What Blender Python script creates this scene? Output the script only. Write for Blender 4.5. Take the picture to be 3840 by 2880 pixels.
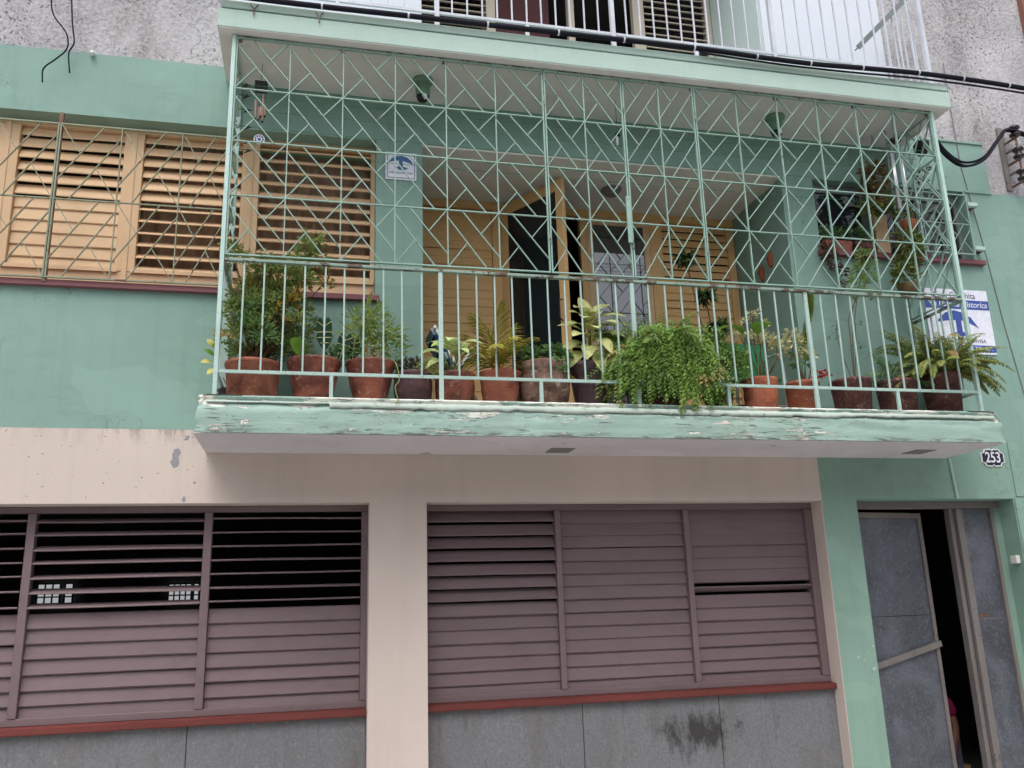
import bpy, bmesh, math, random
from mathutils import Vector, Matrix, noise
random.seed(7)
sc = bpy.context.scene
for o in list(bpy.data.objects): bpy.data.objects.remove(o)
C = sc.collection
R = math.radians

# ------------------------------------------------------------ camera
cam = bpy.data.cameras.new('camera'); cam_o = bpy.data.objects.new('camera', cam); C.objects.link(cam_o)
cam.sensor_width = 36.0; cam.lens = 30.468; cam.clip_start = 0.05; cam.clip_end = 400
yaw, pitch, roll = R(13.241), R(14.448), R(-1.8345)
r_ = Vector((math.cos(yaw), -math.sin(yaw), 0))
f_ = Vector((math.sin(yaw)*math.cos(pitch), math.cos(yaw)*math.cos(pitch), math.sin(pitch)))
u_ = r_.cross(f_)
r2 = math.cos(roll)*r_ + math.sin(roll)*u_; u2 = -math.sin(roll)*r_ + math.cos(roll)*u_
mw = Matrix((r2, u2, -f_)).transposed().to_4x4(); mw.translation = (0, 0, 1.6)
cam_o.matrix_world = mw
sc.camera = cam_o

# ------------------------------------------------------------ sky, sun, exposure
SUN_EL, SUN_AZ = R(62), R(205)         # azimuth clockwise from +Y: behind the camera, a little to the left
world = bpy.data.worlds.new('World'); sc.world = world; world.use_nodes = True
wn = world.node_tree.nodes; wl = world.node_tree.links; wn.clear()
sky = wn.new('ShaderNodeTexSky'); sky.sky_type = 'NISHITA'; sky.sun_disc = False
sky.sun_elevation = SUN_EL; sky.sun_rotation = SUN_AZ; sky.air_density = 1.0; sky.dust_density = 4.0; sky.ozone_density = 1.0
hs = wn.new('ShaderNodeHueSaturation'); hs.inputs['Saturation'].default_value = 0.42     # overcast: nearly colourless sky
bg = wn.new('ShaderNodeBackground'); bg.inputs['Strength'].default_value = 0.14
wo = wn.new('ShaderNodeOutputWorld')
wl.new(sky.outputs[0], hs.inputs['Color']); wl.new(hs.outputs[0], bg.inputs['Color']); wl.new(bg.outputs[0], wo.inputs['Surface'])
sun = bpy.data.lights.new('sun', 'SUN'); sun.energy = 0.8; sun.angle = R(45); sun.color = (1.0, 0.96, 0.91)
sun_o = bpy.data.objects.new('sun', sun); C.objects.link(sun_o)
sd = Vector((math.sin(SUN_AZ)*math.cos(SUN_EL), math.cos(SUN_AZ)*math.cos(SUN_EL), math.sin(SUN_EL)))
sun_o.rotation_euler = (-sd).to_track_quat('-Z', 'Y').to_euler(); sun_o.location = sd*30
sc.view_settings.view_transform = 'Standard'; sc.view_settings.look = 'None'
sc.view_settings.exposure = 0.84; sc.view_settings.gamma = 1.0; sc.view_settings.use_curve_mapping = False
sc.render.engine = 'CYCLES'
sc.cycles.max_bounces = 6; sc.cycles.diffuse_bounces = 4; sc.cycles.glossy_bounces = 3; sc.cycles.transmission_bounces = 4; sc.cycles.transparent_max_bounces = 6
sc.cycles.use_adaptive_sampling = True; sc.cycles.adaptive_threshold = 0.03; sc.cycles.use_denoising = True
sc.cycles.caustics_reflective = False; sc.cycles.caustics_refractive = False

# ------------------------------------------------------------ helpers
YW, YC, YF = 6.626, 5.97, 5.885          # facade plane, balcony grille plane, slab front
ORG = {}
def org(p): return ORG.get(p.name, Vector((0, 0, 0))) if p else Vector((0, 0, 0))
def tag(o, label=None, cat=None, group=None, kind=None):
    if label: o['label'] = label
    if cat: o['category'] = cat
    if group: o['group'] = group
    if kind: o['kind'] = kind
    return o
def thing(name, loc, label, cat, group=None):
    o = bpy.data.objects.new(name, None); C.objects.link(o); o.location = loc; o.empty_display_size = 0.1
    ORG[o.name] = Vector(loc)
    return tag(o, label, cat, group)
def link(name, me, parent=None, loc=None, rot=None):
    """loc in world coordinates; meshes are local to loc"""
    o = bpy.data.objects.new(name, me); C.objects.link(o)
    w = Vector(loc) if loc is not None else org(parent)
    if parent: o.parent = parent; o.location = w - org(parent)
    else: o.location = w
    if rot: o.rotation_euler = rot
    ORG[o.name] = w
    return o
class MB:
    def __init__(s): s.v = []; s.f = []; s.m = []
    def quad(s, a, b, c, d, mi=0):
        n = len(s.v); s.v += [a, b, c, d]; s.f.append((n, n+1, n+2, n+3)); s.m.append(mi); return s
    def box(s, x0, x1, y0, y1, z0, z1, mi=0):
        n = len(s.v)
        s.v += [(x0,y0,z0),(x1,y0,z0),(x1,y1,z0),(x0,y1,z0),(x0,y0,z1),(x1,y0,z1),(x1,y1,z1),(x0,y1,z1)]
        for q in ((0,3,2,1),(4,5,6,7),(0,1,5,4),(1,2,6,5),(2,3,7,6),(3,0,4,7)): s.f.append(tuple(n+i for i in q)); s.m.append(mi)
        return s
    def bar(s, p, q, w, d, up=(0,1,0), mi=0):
        """rectangular bar p->q, width w across, depth d along 'up'"""
        p = Vector(p); q = Vector(q); t = (q-p).normalized(); up = Vector(up)
        a = t.cross(up).normalized(); b = a.cross(t).normalized()
        n = len(s.v)
        for c in (p, q):
            for i, j in ((-1,-1),(1,-1),(1,1),(-1,1)): s.v.append(tuple(c + a*(i*w/2) + b*(j*d/2)))
        for k in range(4): s.f.append((n+k, n+(k+1)%4, n+4+(k+1)%4, n+4+k)); s.m.append(mi)
        s.f.append((n+3,n+2,n+1,n)); s.f.append((n+4,n+5,n+6,n+7)); s.m += [mi, mi]
        return s
    def tube(s, pts, r, k=8, cap=True, mi=0):
        pts = [Vector(p) for p in pts]; n0 = len(s.v); N = len(pts)
        rr = r if isinstance(r, (list, tuple)) else [r]*N
        ref = None
        for i, p in enumerate(pts):
            t = (pts[min(i+1,N-1)] - pts[max(i-1,0)]).normalized()
            if ref is None:
                ref = Vector((0,0,1)) if abs(t.z) < .9 else Vector((1,0,0))
            a = t.cross(ref).normalized(); b = t.cross(a).normalized(); ref = -b if (-b).dot(ref) > 0 else b
            for j in range(k):
                th = 2*math.pi*j/k; s.v.append(tuple(p + (a*math.cos(th) + b*math.sin(th))*rr[i]))
        for i in range(N-1):
            for j in range(k):
                s.f.append((n0+i*k+j, n0+i*k+(j+1)%k, n0+(i+1)*k+(j+1)%k, n0+(i+1)*k+j)); s.m.append(mi)
        if cap:
            s.f.append(tuple(n0+j for j in reversed(range(k)))); s.f.append(tuple(n0+(N-1)*k+j for j in range(k))); s.m += [mi, mi]
        return s
    def lathe(s, prof, c=(0,0,0), k=28, mi=0, wob=0):
        n0 = len(s.v); N = len(prof)
        for i, (r, z) in enumerate(prof):
            for j in range(k):
                th = 2*math.pi*j/k
                w = 1 + wob*noise.noise((math.cos(th)*2, math.sin(th)*2, z*9 + c[0]*7))
                s.v.append((c[0]+r*w*math.cos(th), c[1]+r*w*math.sin(th), c[2]+z))
        for i in range(N-1):
            for j in range(k):
                s.f.append((n0+i*k+j, n0+i*k+(j+1)%k, n0+(i+1)*k+(j+1)%k, n0+(i+1)*k+j)); s.m.append(mi)
        return s
    def prism(s, pts, y0, y1, mi=0):
        """polygon in XZ extruded in Y"""
        n = len(s.v); k = len(pts)
        s.v += [(x, y0, z) for x, z in pts] + [(x, y1, z) for x, z in pts]
        s.f.append(tuple(range(n, n+k))); s.f.append(tuple(n+k+i for i in reversed(range(k)))); s.m += [mi, mi]
        for i in range(k): s.f.append((n+i, n+k+i, n+k+(i+1)%k, n+(i+1)%k)); s.m.append(mi)
        return s
    def leaf(s, M, L, W, n=3, curl=.3, fold=.25, shape=0, mi=0):
        """blade from origin along +Y, normal +Z, transformed by M"""
        n0 = len(s.v)
        for i in range(n+1):
            t = i/n
            if shape == 0: w = math.sin(math.pi*min(1, t*.92+.05))**.8
            elif shape == 1: w = (1-t)**.6*1.0 if t > .12 else .55 + t*2.5      # heart / arrow
            elif shape == 2: w = 1-.85*t                                     # strap
            else: w = math.sin(math.pi*t)**.55
            w *= W/2
            if i == n: w = W*.02
            y = L*t*math.cos(curl*t); z = -L*t*math.sin(curl*t)
            for x in (-w, 0, w):
                s.v.append(tuple(M @ Vector((x, y, z + abs(x)*fold))))
        for i in range(n):
            a = n0+i*3
            s.f.append((a, a+1, a+4, a+3)); s.f.append((a+1, a+2, a+5, a+4)); s.m += [mi, mi]
        return s
    def mesh(s, name, mats, o=(0,0,0), smooth=False):
        me = bpy.data.meshes.new(name); o = Vector(o)
        me.from_pydata([tuple(Vector(v)-o) for v in s.v], [], s.f)
        if not isinstance(mats, (list, tuple)): mats = [mats]
        for m in mats: me.materials.append(m)
        if any(s.m): me.polygons.foreach_set('material_index', s.m)
        if smooth: me.polygons.foreach_set('use_smooth', [True]*len(me.polygons))
        me.update(); return me
    def build(s, name, mats, parent=None, smooth=False, o=None):
        w = Vector(o) if o is not None else (org(parent) if parent else Vector((0,0,0)))
        return link(name, s.mesh(name, mats, w, smooth), parent, w)
def bevel(o, w=.004, seg=2):
    m = o.modifiers.new('bevel', 'BEVEL'); m.width = w; m.segments = seg; m.limit_method = 'ANGLE'; return o
def face_mat(y_dir, up=(0,0,1), loc=(0,0,0), rollv=0):
    """matrix whose +Y is y_dir and +Z is close to up"""
    y = Vector(y_dir).normalized(); u = Vector(up)
    x = y.cross(u)
    if x.length < 1e-4: x = y.cross(Vector((1,0,0)))
    x.normalize(); z = x.cross(y)
    m = Matrix((x, y, z)).transposed().to_4x4()
    if rollv: m = m @ Matrix.Rotation(rollv, 4, 'Y')
    m.translation = Vector(loc); return m

# ------------------------------------------------------------ materials
def srgb(r, g, b):
    f = lambda c: (c/255/12.92) if c/255 <= .04045 else ((c/255+.055)/1.055)**2.4
    return (f(r), f(g), f(b), 1)
class NT:
    def __init__(s, name):
        s.m = bpy.data.materials.new(name); s.m.use_nodes = True; t = s.m.node_tree; s.n = t.nodes; s.l = t.links
        s.b = s.n['Principled BSDF']; s.out = s.n['Material Output']
        s.geo = s.n.new('ShaderNodeNewGeometry')
    def pos(s, sx=1, sy=1, sz=1):
        mp = s.n.new('ShaderNodeMapping'); mp.inputs['Scale'].default_value = (sx, sy, sz)
        s.l.new(s.geo.outputs['Position'], mp.inputs['Vector']); return mp.outputs[0]
    def noise(s, scale, detail=4, rough=.55, vec=None, dist=0):
        t = s.n.new('ShaderNodeTexNoise'); t.inputs['Scale'].default_value = scale; t.inputs['Detail'].default_value = detail
        t.inputs['Roughness'].default_value = rough; t.inputs['Distortion'].default_value = dist
        s.l.new(vec or s.geo.outputs['Position'], t.inputs['Vector']); return t.outputs['Fac']
    def ramp(s, fac, p0, p1, c0=0, c1=1):
        r = s.n.new('ShaderNodeMapRange'); r.clamp = True
        for i, v in ((1, p0), (2, p1), (3, c0), (4, c1)): r.inputs[i].default_value = v
        s.l.new(fac, r.inputs[0]); return r.outputs[0]
    def math(s, op, a, b=None):
        t = s.n.new('ShaderNodeMath'); t.operation = op
        for i, v in ((0, a), (1, b)):
            if v is None: continue
            if isinstance(v, (int, float)): t.inputs[i].default_value = v
            else: s.l.new(v, t.inputs[i])
        return t.outputs[0]
    def mix(s, fac, a, b):
        t = s.n.new('ShaderNodeMix'); t.data_type = 'RGBA'
        if isinstance(fac, (int, float)): t.inputs[0].default_value = fac
        else: s.l.new(fac, t.inputs[0])
        for i, v in ((6, a), (7, b)):
            if isinstance(v, tuple): t.inputs[i].default_value = v
            else: s.l.new(v, t.inputs[i])
        return t.outputs[2]
    def bump(s, h, strength=.3, dist=.01, prev=None):
        t = s.n.new('ShaderNodeBump'); t.inputs['Strength'].default_value = strength; t.inputs['Distance'].default_value = dist
        s.l.new(h, t.inputs['Height'])
        if prev: s.l.new(prev, t.inputs['Normal'])
        return t.outputs[0]
    def z(s, axis=2):
        x = s.n.new('ShaderNodeSeparateXYZ'); s.l.new(s.geo.outputs['Position'], x.inputs[0]); return x.outputs[axis]
    def done(s, col, rough=.7, nrm=None, spec=.35):
        if isinstance(col, tuple): s.b.inputs['Base Color'].default_value = col
        else: s.l.new(col, s.b.inputs['Base Color'])
        if isinstance(rough, (int, float)): s.b.inputs['Roughness'].default_value = rough
        else: s.l.new(rough, s.b.inputs['Roughness'])
        s.b.inputs['Specular IOR Level'].default_value = spec
        if nrm: s.l.new(nrm, s.b.inputs['Normal'])
        return s.m
def sc_(c, k): return (min(1, c[0]*k), min(1, c[1]*k), min(1, c[2]*k), 1)
def paint(name, col, var=.12, rough=.75, bump=.25, bs=45, streak=.0, spots=None, chip=None, spec=.3, crack=0, objvar=0, grime=0):
    t = NT(name)
    n1 = t.noise(.9, 3); n2 = t.noise(7, 4)
    c = t.mix(t.ramp(n1, .3, .7), sc_(col, 1-var), sc_(col, 1+var*.7))
    c = t.mix(t.ramp(n2, .35, .75, 0, .5), c, sc_(col, 1-var*.9))
    if objvar:
        oi = t.n.new('ShaderNodeObjectInfo'); c = t.mix(t.ramp(oi.outputs['Random'], 0, 1, 0, .8), c, sc_(col, 1-objvar)); 
    if streak:
        st = t.noise(1, 5, .6, t.pos(14, 14, .9))
        c = t.mix(t.ramp(st, .52, .75, 0, streak), c, sc_(col, .55))
    if grime:
        gn = t.math('MULTIPLY', t.ramp(t.noise(1, 6, .7, t.pos(3, 3, 9)), .5, .72), t.ramp(t.noise(1.7, 3), .42, .62))
        c = t.mix(t.math('MULTIPLY', gn, grime), c, sc_(col, .5))
    h = t.noise(bs, 3); nrm = t.bump(h, bump, .006)
    nrm = t.bump(t.noise(3.2, 2), min(.25, bump), .03, nrm)
    if crack:
        k = t.ramp(t.math('ABSOLUTE', t.math('SUBTRACT', t.noise(1, 5, .65, t.pos(1.1, 1, .55)), .5)), 0, .0035, 1, 0)
        k = t.math('MULTIPLY', k, t.ramp(t.noise(1.1, 2), .54, .62)); c = t.mix(t.math('MULTIPLY', k, crack), c, sc_(col, .45)); nrm = t.bump(k, .4, -.004, nrm)
        pt = t.ramp(t.noise(1.4, 2, .4, t.pos(1, 1, 1.6)), .60, .615); c = t.mix(t.math('MULTIPLY', pt, .35), c, sc_(col, 1.13))
    if chip:
        cc, th, s = chip
        n3 = t.noise(s, 6, .65); mk = t.ramp(n3, th, th+.025)
        c = t.mix(mk, c, cc); nrm = t.bump(mk, .5, -.004, nrm)
    if spots:
        cc, th, s = spots
        n4 = t.noise(s, 2, .5); c = t.mix(t.ramp(n4, th, th+.03, 0, .8), c, cc)
    return t.done(c, rough, nrm, spec)

GREEN = (.232, .366, .318, 1); 
M = {}
M['green'] = paint('green_stucco_paint', GREEN, .09, .8, .28, 60, .16, crack=.6, grime=.25)
M['green_low'] = paint('green_stucco_paint_street', (.235, .37, .305, 1), .10, .8, .28, 60, .16, crack=.6, grime=.3, chip=(srgb(200, 190, 170), .765, 5))
M['fascia'] = paint('green_fascia_paint', (.42, .555, .49, 1), .08, .7, .25, 40, .14, chip=(srgb(225, 225, 215), .74, 9))
M['white'] = paint('white_wall_paint', (.62, .66, .73, 1), .03, .8, .15, 50)
M['pale'] = paint('pale_green_paint', (.52, .64, .63, 1), .05, .8, .15, 50)
M['soffit'] = paint('grey_soffit_paint', (.74, .725, .70, 1), .08, .85, .2, 30, grime=.35, crack=.4)
M['slab_under'] = paint('lilac_grey_soffit_paint', (.60, .575, .59, 1), .10, .85, .2, 30, grime=.3, crack=.5, spots=((.33, .31, .30, 1), .70, 4))
M['patch'] = paint('grey_patch_cement', (.20, .19, .19, 1), .1, .9, .2, 60)
M['patch_pale'] = paint('bare_grey_plaster', srgb(146, 144, 148), .15, .9, .3, 40)
M['tan'] = paint('tan_wood_paint', srgb(222, 188, 150), .08, .6, .12, 25, .12, objvar=.10, grime=.35)
M['yellow'] = paint('ochre_wood_paint', srgb(226, 184, 130), .08, .6, .12, 25, .12, objvar=.10, grime=.35)
M['purple'] = paint('mauve_wood_paint', srgb(117, 100, 103), .10, .62, .15, 30, .10, chip=(srgb(205, 200, 200), .765, 30), objvar=.12, grime=.5)
M['sill_red'] = paint('red_oxide_sill', srgb(106, 52, 48), .25, .6, .25, 30, chip=(srgb(156, 104, 92), .68, 26))
M['sill_plum'] = paint('plum_sill_paint', srgb(128, 84, 88), .12, .65, .2, 30)
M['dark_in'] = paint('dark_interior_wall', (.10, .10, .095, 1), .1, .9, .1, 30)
M['curtain'] = paint('brown_grey_curtain', srgb(182, 162, 144), .3, .9, .2, 20, .5)
M['brick'] = paint('brick_red_wall', srgb(136, 92, 82), .1, .85, .3, 30)
M['pave'] = paint('street_concrete', (.50, .49, .47, 1), .12, .9, .3, 20)
M['road'] = paint('worn_concrete_road', (.40, .39, .375, 1), .15, .9, .4, 60)
M['mask'] = paint('fired_clay', srgb(150, 86, 60), .2, .7, .3, 60)

def m_cream():
    t = NT('cream_stucco_paint'); col = srgb(200, 187, 179)
    c = t.mix(t.ramp(t.noise(.8, 3), .3, .7), sc_(col, .93), sc_(col, 1.05))
    c = t.mix(t.ramp(t.noise(1, 5, .6, t.pos(10, 10, .7)), .5, .8, 0, .25), c, sc_(col, .75))
    # grime seeping down from the paint joint above, and flaked spots
    z = t.z(2); x = t.z(0)
    g = t.math('MULTIPLY', t.ramp(z, 2.80, 2.935), t.ramp(t.noise(1, 6, .7, t.pos(11, 11, 2.5)), .47, .66))
    g = t.math('MULTIPLY', g, t.ramp(x, -1.9, -.95, .25, 1))
    c = t.mix(t.math('MULTIPLY', g, .75), c, srgb(92, 82, 78))
    sp = t.math('MULTIPLY', t.ramp(t.noise(30, 3, .5), .68, .70), t.ramp(x, -.45, -.75))
    sp = t.math('MULTIPLY', sp, t.ramp(z, 2.39, 2.46))
    c = t.mix(sp, c, srgb(140, 138, 142))
    n = t.bump(t.noise(55, 3), .25, .006); n = t.bump(sp, .6, -.004, n)
    return t.done(c, .82, n, .25)
M['cream'] = m_cream()

def m_concrete():
    t = NT('old_bare_concrete'); a = srgb(150, 148, 152); b = srgb(184, 182, 184); d = srgb(112, 106, 106)
    c = t.mix(t.ramp(t.noise(1.6, 5, .6), .35, .65), a, b)
    c = t.mix(t.ramp(t.noise(.9, 5, .65, t.pos(1.8, 1, .7)), .50, .70, 0, .8), c, d)
    c = t.mix(t.ramp(t.noise(3.5, 5, .7), .58, .72, 0, .45), c, srgb(158, 144, 134)); c = t.mix(t.ramp(t.noise(40, 4, .7), .35, .62, .45, 0), c, srgb(214, 212, 214))
    pits = t.ramp(t.noise(38, 4, .65), .575, .65)
    pits = t.math('MULTIPLY', pits, t.ramp(t.noise(2.2, 3), .36, .6))
    c = t.mix(t.math('MULTIPLY', pits, .8), c, srgb(84, 78, 78))
    vo = t.n.new('ShaderNodeTexVoronoi'); vo.feature = 'DISTANCE_TO_EDGE'; vo.inputs['Scale'].default_value = 2.2
    wv = t.n.new('ShaderNodeVectorMath'); wv.operation = 'ADD'
    nz = t.n.new('ShaderNodeTexNoise'); nz.inputs['Scale'].default_value = 5; nz.inputs['Detail'].default_value = 5
    t.l.new(t.geo.outputs['Position'], nz.inputs['Vector'])
    scl = t.n.new('ShaderNodeVectorMath'); scl.operation = 'SCALE'; scl.inputs['Scale'].default_value = .5
    t.l.new(nz.outputs['Color'], scl.inputs[0]); t.l.new(t.geo.outputs['Position'], wv.inputs[0]); t.l.new(scl.outputs[0], wv.inputs[1])
    t.l.new(wv.outputs[0], vo.inputs['Vector'])
    cr = t.ramp(vo.outputs['Distance'], .0, .010, 1, 0)
    cr = t.math('MULTIPLY', cr, t.ramp(t.noise(1.3, 2), .58, .66))
    c = t.mix(t.math('MULTIPLY', cr, .8), c, srgb(90, 84, 84))
    h = t.noise(28, 6, .7); n = t.bump(h, .8, .016); n = t.bump(pits, .8, -.008, n); n = t.bump(cr, .6, -.006, n)
    return t.done(c, .92, n, .15)
M['concrete'] = m_concrete()

def m_slab():
    t = NT('peeling_green_slab_paint'); g = (.30, .43, .375, 1); w = srgb(222, 224, 214); p = srgb(204, 190, 182); dk = srgb(84, 78, 70)
    z = t.z(2)
    c = t.mix(t.ramp(t.noise(2, 4), .3, .7), sc_(g, .88), sc_(g, 1.08))
    n1 = t.noise(1, 7, .72, t.pos(5, 5, 26)); n2 = t.noise(1, 6, .7, t.pos(2.2, 2, 15)); n3 = t.noise(1, 5, .7, t.pos(7, 7, 70))
    up = t.ramp(z, 2.90, 2.985, 0, .13)                       # the broken arris at the top wears most
    gate = t.ramp(t.noise(1.1, 3, .6, t.pos(1, 1, 2)), .42, .58, -.05, .045)
    up = t.math('ADD', up, gate)
    m1 = t.ramp(t.math('ADD', n1, up), .625, .64); ed = t.math('SUBTRACT', t.ramp(t.math('ADD', n1, up), .608, .622), m1); c = t.mix(m1, c, w); c = t.mix(t.math('MULTIPLY', ed, .55), c, dk)
    m2 = t.ramp(t.math('ADD', n2, gate), .655, .675); c = t.mix(m2, c, p)
    lo = t.math('MULTIPLY', t.ramp(z, 2.815, 2.785), t.ramp(n1, .48, .56)); c = t.mix(t.math('MULTIPLY', lo, .8), c, dk)
    m3 = t.ramp(t.math('ADD', n3, gate), .635, .66); c = t.mix(t.math('MULTIPLY', m3, .85), c, dk)
    c = t.mix(t.ramp(t.noise(1.2, 5, .7), .55, .75, 0, .45), c, srgb(150, 150, 128))
    n = t.bump(t.noise(40, 4), .3, .006); n = t.bump(m1, .7, -.006, n); n = t.bump(m3, .7, -.005, n); n = t.bump(n2, .35, .02, n)
    return t.done(c, .75, n, .3)
M['slab'] = m_slab()
M['lip'] = paint('chalky_ledge_coat', (.44, .52, .46, 1), .18, .8, .4, 35, chip=(srgb(150, 160, 146), .66, 8))

def m_dado():
    t = NT('grey_washed_granite_render'); a = srgb(122, 124, 128)
    c = t.mix(t.ramp(t.noise(1.1, 4), .3, .7), sc_(a, .88), sc_(a, 1.08))
    c = t.mix(t.ramp(t.noise(55, 4, .75), .38, .66, 0, .75), c, sc_(a, .62)); c = t.mix(t.ramp(t.noise(38, 3, .7), .60, .70, 0, .6), c, sc_(a, 1.35)); ck_ = t.math('MULTIPLY', t.ramp(t.math('ABSOLUTE', t.math('SUBTRACT', t.noise(1, 4, .6, t.pos(2.3, 2, .22)), .5)), 0, .005, 1, 0), .4); c = t.mix(ck_, c, sc_(a, .35))
    c = t.mix(t.ramp(t.noise(1, 5, .65, t.pos(5, 5, 1.4)), .48, .75, 0, .6), c, srgb(100, 92, 84))
    # a round soot stain under the right-hand window
    x = t.z(0); z = t.z(2)
    dx = t.math('DIVIDE', t.math('SUBTRACT', x, 3.02), .36); dz = t.math('DIVIDE', t.math('SUBTRACT', z, .60), .17)
    d = t.math('SQRT', t.math('ADD', t.math('MULTIPLY', dx, dx), t.math('MULTIPLY', dz, dz)))
    d = t.math('ADD', d, t.math('MULTIPLY', t.math('SUBTRACT', t.noise(1, 6, .75, t.pos(11, 11, 5)), .5), 3.6))
    c = t.mix(t.ramp(d, .25, 1.0, .85, 0), c, srgb(46, 44, 42))
    n = t.bump(t.noise(160, 2), .35, .004)
    return t.done(c, .85, n, .3)
M['dado'] = m_dado()

def m_iron(name, col, rust, amt, rough=.5):
    t = NT(name)
    c = t.mix(t.ramp(t.noise(3, 4), .3, .7), sc_(col, .85), sc_(col, 1.1))
    r = t.ramp(t.noise(11, 6, .7), amt, amt+.05); c = t.mix(r, c, rust)
    c = t.mix(t.ramp(t.noise(60, 3), .60, .66, 0, .5), c, sc_(col, .55))
    n = t.bump(t.noise(90, 3), .25, .003); n = t.bump(r, .4, -.003, n)
    return t.done(c, rough, n, .4)
RUST = srgb(104, 66, 50)
M['mint'] = m_iron('mint_iron_paint', (.275, .415, .355, 1), RUST, .635)
M['mint_rail'] = m_iron('pale_mint_iron_paint', (.38, .52, .475, 1), RUST, .65)
M['mint_worn_shaded'] = m_iron('worn_shaded_mint_iron_paint', (.24, .33, .28, 1), srgb(84, 70, 60), .52)  # worn, rusty mint, also darkened to stand in for shaded rail undersides
M['post'] = m_iron('chalky_mint_post_paint', (.44, .60, .56, 1), srgb(120, 100, 90), .65)
M['olive'] = m_iron('olive_grey_iron_paint', (.235, .265, .185, 1), RUST, .60)
M['rust'] = m_iron('rusty_iron', (.22, .17, .13, 1), RUST, .45)
M['white_iron'] = m_iron('white_iron_paint', (.56, .58, .64, 1), srgb(150, 140, 140), .76)
M['grey_iron'] = m_iron('grey_galvanised_iron', (.17, .20, .20, 1), srgb(90, 80, 70), .7)
M['frame_grey'] = m_iron('grey_brown_door_frame', srgb(120, 114, 112), srgb(88, 78, 72), .62)
M['lampgreen'] = m_iron('dark_green_enamel', srgb(108, 144, 118), srgb(80, 104, 86), .75, .35)

def m_sheet():
    t = NT('blotchy_galvanised_sheet'); a = srgb(78, 81, 88); b = srgb(108, 112, 121)
    c = t.mix(t.ramp(t.noise(2.2, 5, .6, None, .6), .35, .7), a, b)
    c = t.mix(t.ramp(t.noise(4, 6, .7), .55, .75, 0, .6), c, srgb(58, 57, 62))
    c = t.mix(t.ramp(t.noise(45, 4, .8), .52, .66, 0, .6), c, srgb(132, 138, 152)); c = t.mix(t.ramp(t.noise(7, 6, .75), .62, .70, 0, .7), c, srgb(96, 88, 82))
    n = t.bump(t.noise(5, 3), .2, .01)
    r = t.n.new('ShaderNodeMapRange'); t.l.new(t.noise(9, 4), r.inputs[0])
    r.inputs[3].default_value = .38; r.inputs[4].default_value = .65
    t.b.inputs['Metallic'].default_value = .25
    return t.done(c, r.outputs[0], n, .4)
M['sheet'] = m_sheet()

def flat(name, col, rough=.5, spec=.4, metal=0):
    t = NT(name); c = t.mix(t.ramp(t.noise(30, 3), .3, .7), sc_(col, .9), sc_(col, 1.08)); t.b.inputs['Metallic'].default_value = metal
    return t.done(c, rough, t.bump(t.noise(80, 2), .08, .003), spec)
M['cable'] = flat('black_cable_sheath', srgb(28, 28, 38), .75, .15)
M['tie'] = flat('white_cable_tie', srgb(196, 200, 204), .5)
M['black'] = flat('black_plastic', srgb(30, 28, 30), .5)
M['ceramic'] = flat('brown_black_ceramic', srgb(44, 38, 40), .25, .6)
M['porcelain'] = flat('white_porcelain', srgb(225, 226, 226), .3, .5)
M['sign_white'] = flat('white_sign_board', srgb(226, 228, 240), .35)
M['sign_blue'] = flat('blue_sign_print', srgb(58, 82, 158), .4)
M['sign_blue2'] = flat('slate_blue_sign_print', srgb(58, 98, 150), .4)
M['sign_line'] = flat('dark_sign_line', srgb(62, 72, 92), .4)
M['navy'] = flat('navy_enamel', srgb(34, 36, 72), .25, .6)
M['steel'] = flat('polished_tube', srgb(214, 214, 222), .3, .5, .6)
M['wood_tube'] = flat('pinkish_bamboo_tube', srgb(214, 178, 164), .5)
M['white_plastic'] = flat('white_plastic', srgb(214, 212, 208), .45)
M['green_plastic'] = flat('green_chair_webbing', srgb(24, 128, 84), .55)
M['blue_cloth'] = flat('blue_canvas', srgb(50, 72, 128), .9, .1)
M['pale_cloth'] = flat('pale_blue_canvas', srgb(168, 190, 206), .9, .1)
M['line_green'] = flat('green_line_wire', srgb(70, 138, 84), .5)
M['twig'] = flat('brown_twig', srgb(104, 84, 62), .9, .1)
M['stem'] = flat('green_stem', srgb(118, 128, 70), .6)
M['cane'] = flat('ochre_palm_cane', srgb(190, 146, 76), .6)
M['soil'] = flat('dry_soil', srgb(62, 46, 36), .95, .05)
M['skin'] = flat('brown_skin', srgb(74, 44, 36), .55)
M['pink'] = flat('magenta_cloth', srgb(74, 8, 38), .85, .1)
M['jeans'] = flat('dark_cloth', srgb(48, 48, 60), .85, .1)
M['hair'] = flat('black_hair', srgb(24, 20, 18), .6)

def m_glass(name, tint, rough=.03, ior=1.35):
    t = NT(name); t.b.inputs['IOR'].default_value = ior; n = t.noise(2, 2); return t.done(t.mix(n, tint, sc_(tint, 1.3)), rough, t.bump(t.noise(1.2, 2), .04, .02), 1.0)
M['glass'] = m_glass('dark_window_glass', (.014, .016, .019, 1))
M['glass_bright'] = m_glass('reflective_door_glass', (.018, .020, .024, 1), .02, 1.75)
def m_emit(name, col, s):
    t = NT(name); t.b.inputs['Emission Color'].default_value = col; t.b.inputs['Emission Strength'].default_value = s
    return t.done(t.mix(t.noise(4), col, sc_(col, .9)), .5)
M['lit'] = m_emit('daylit_far_window', (.8, .83, .86, 1), .26)

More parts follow.
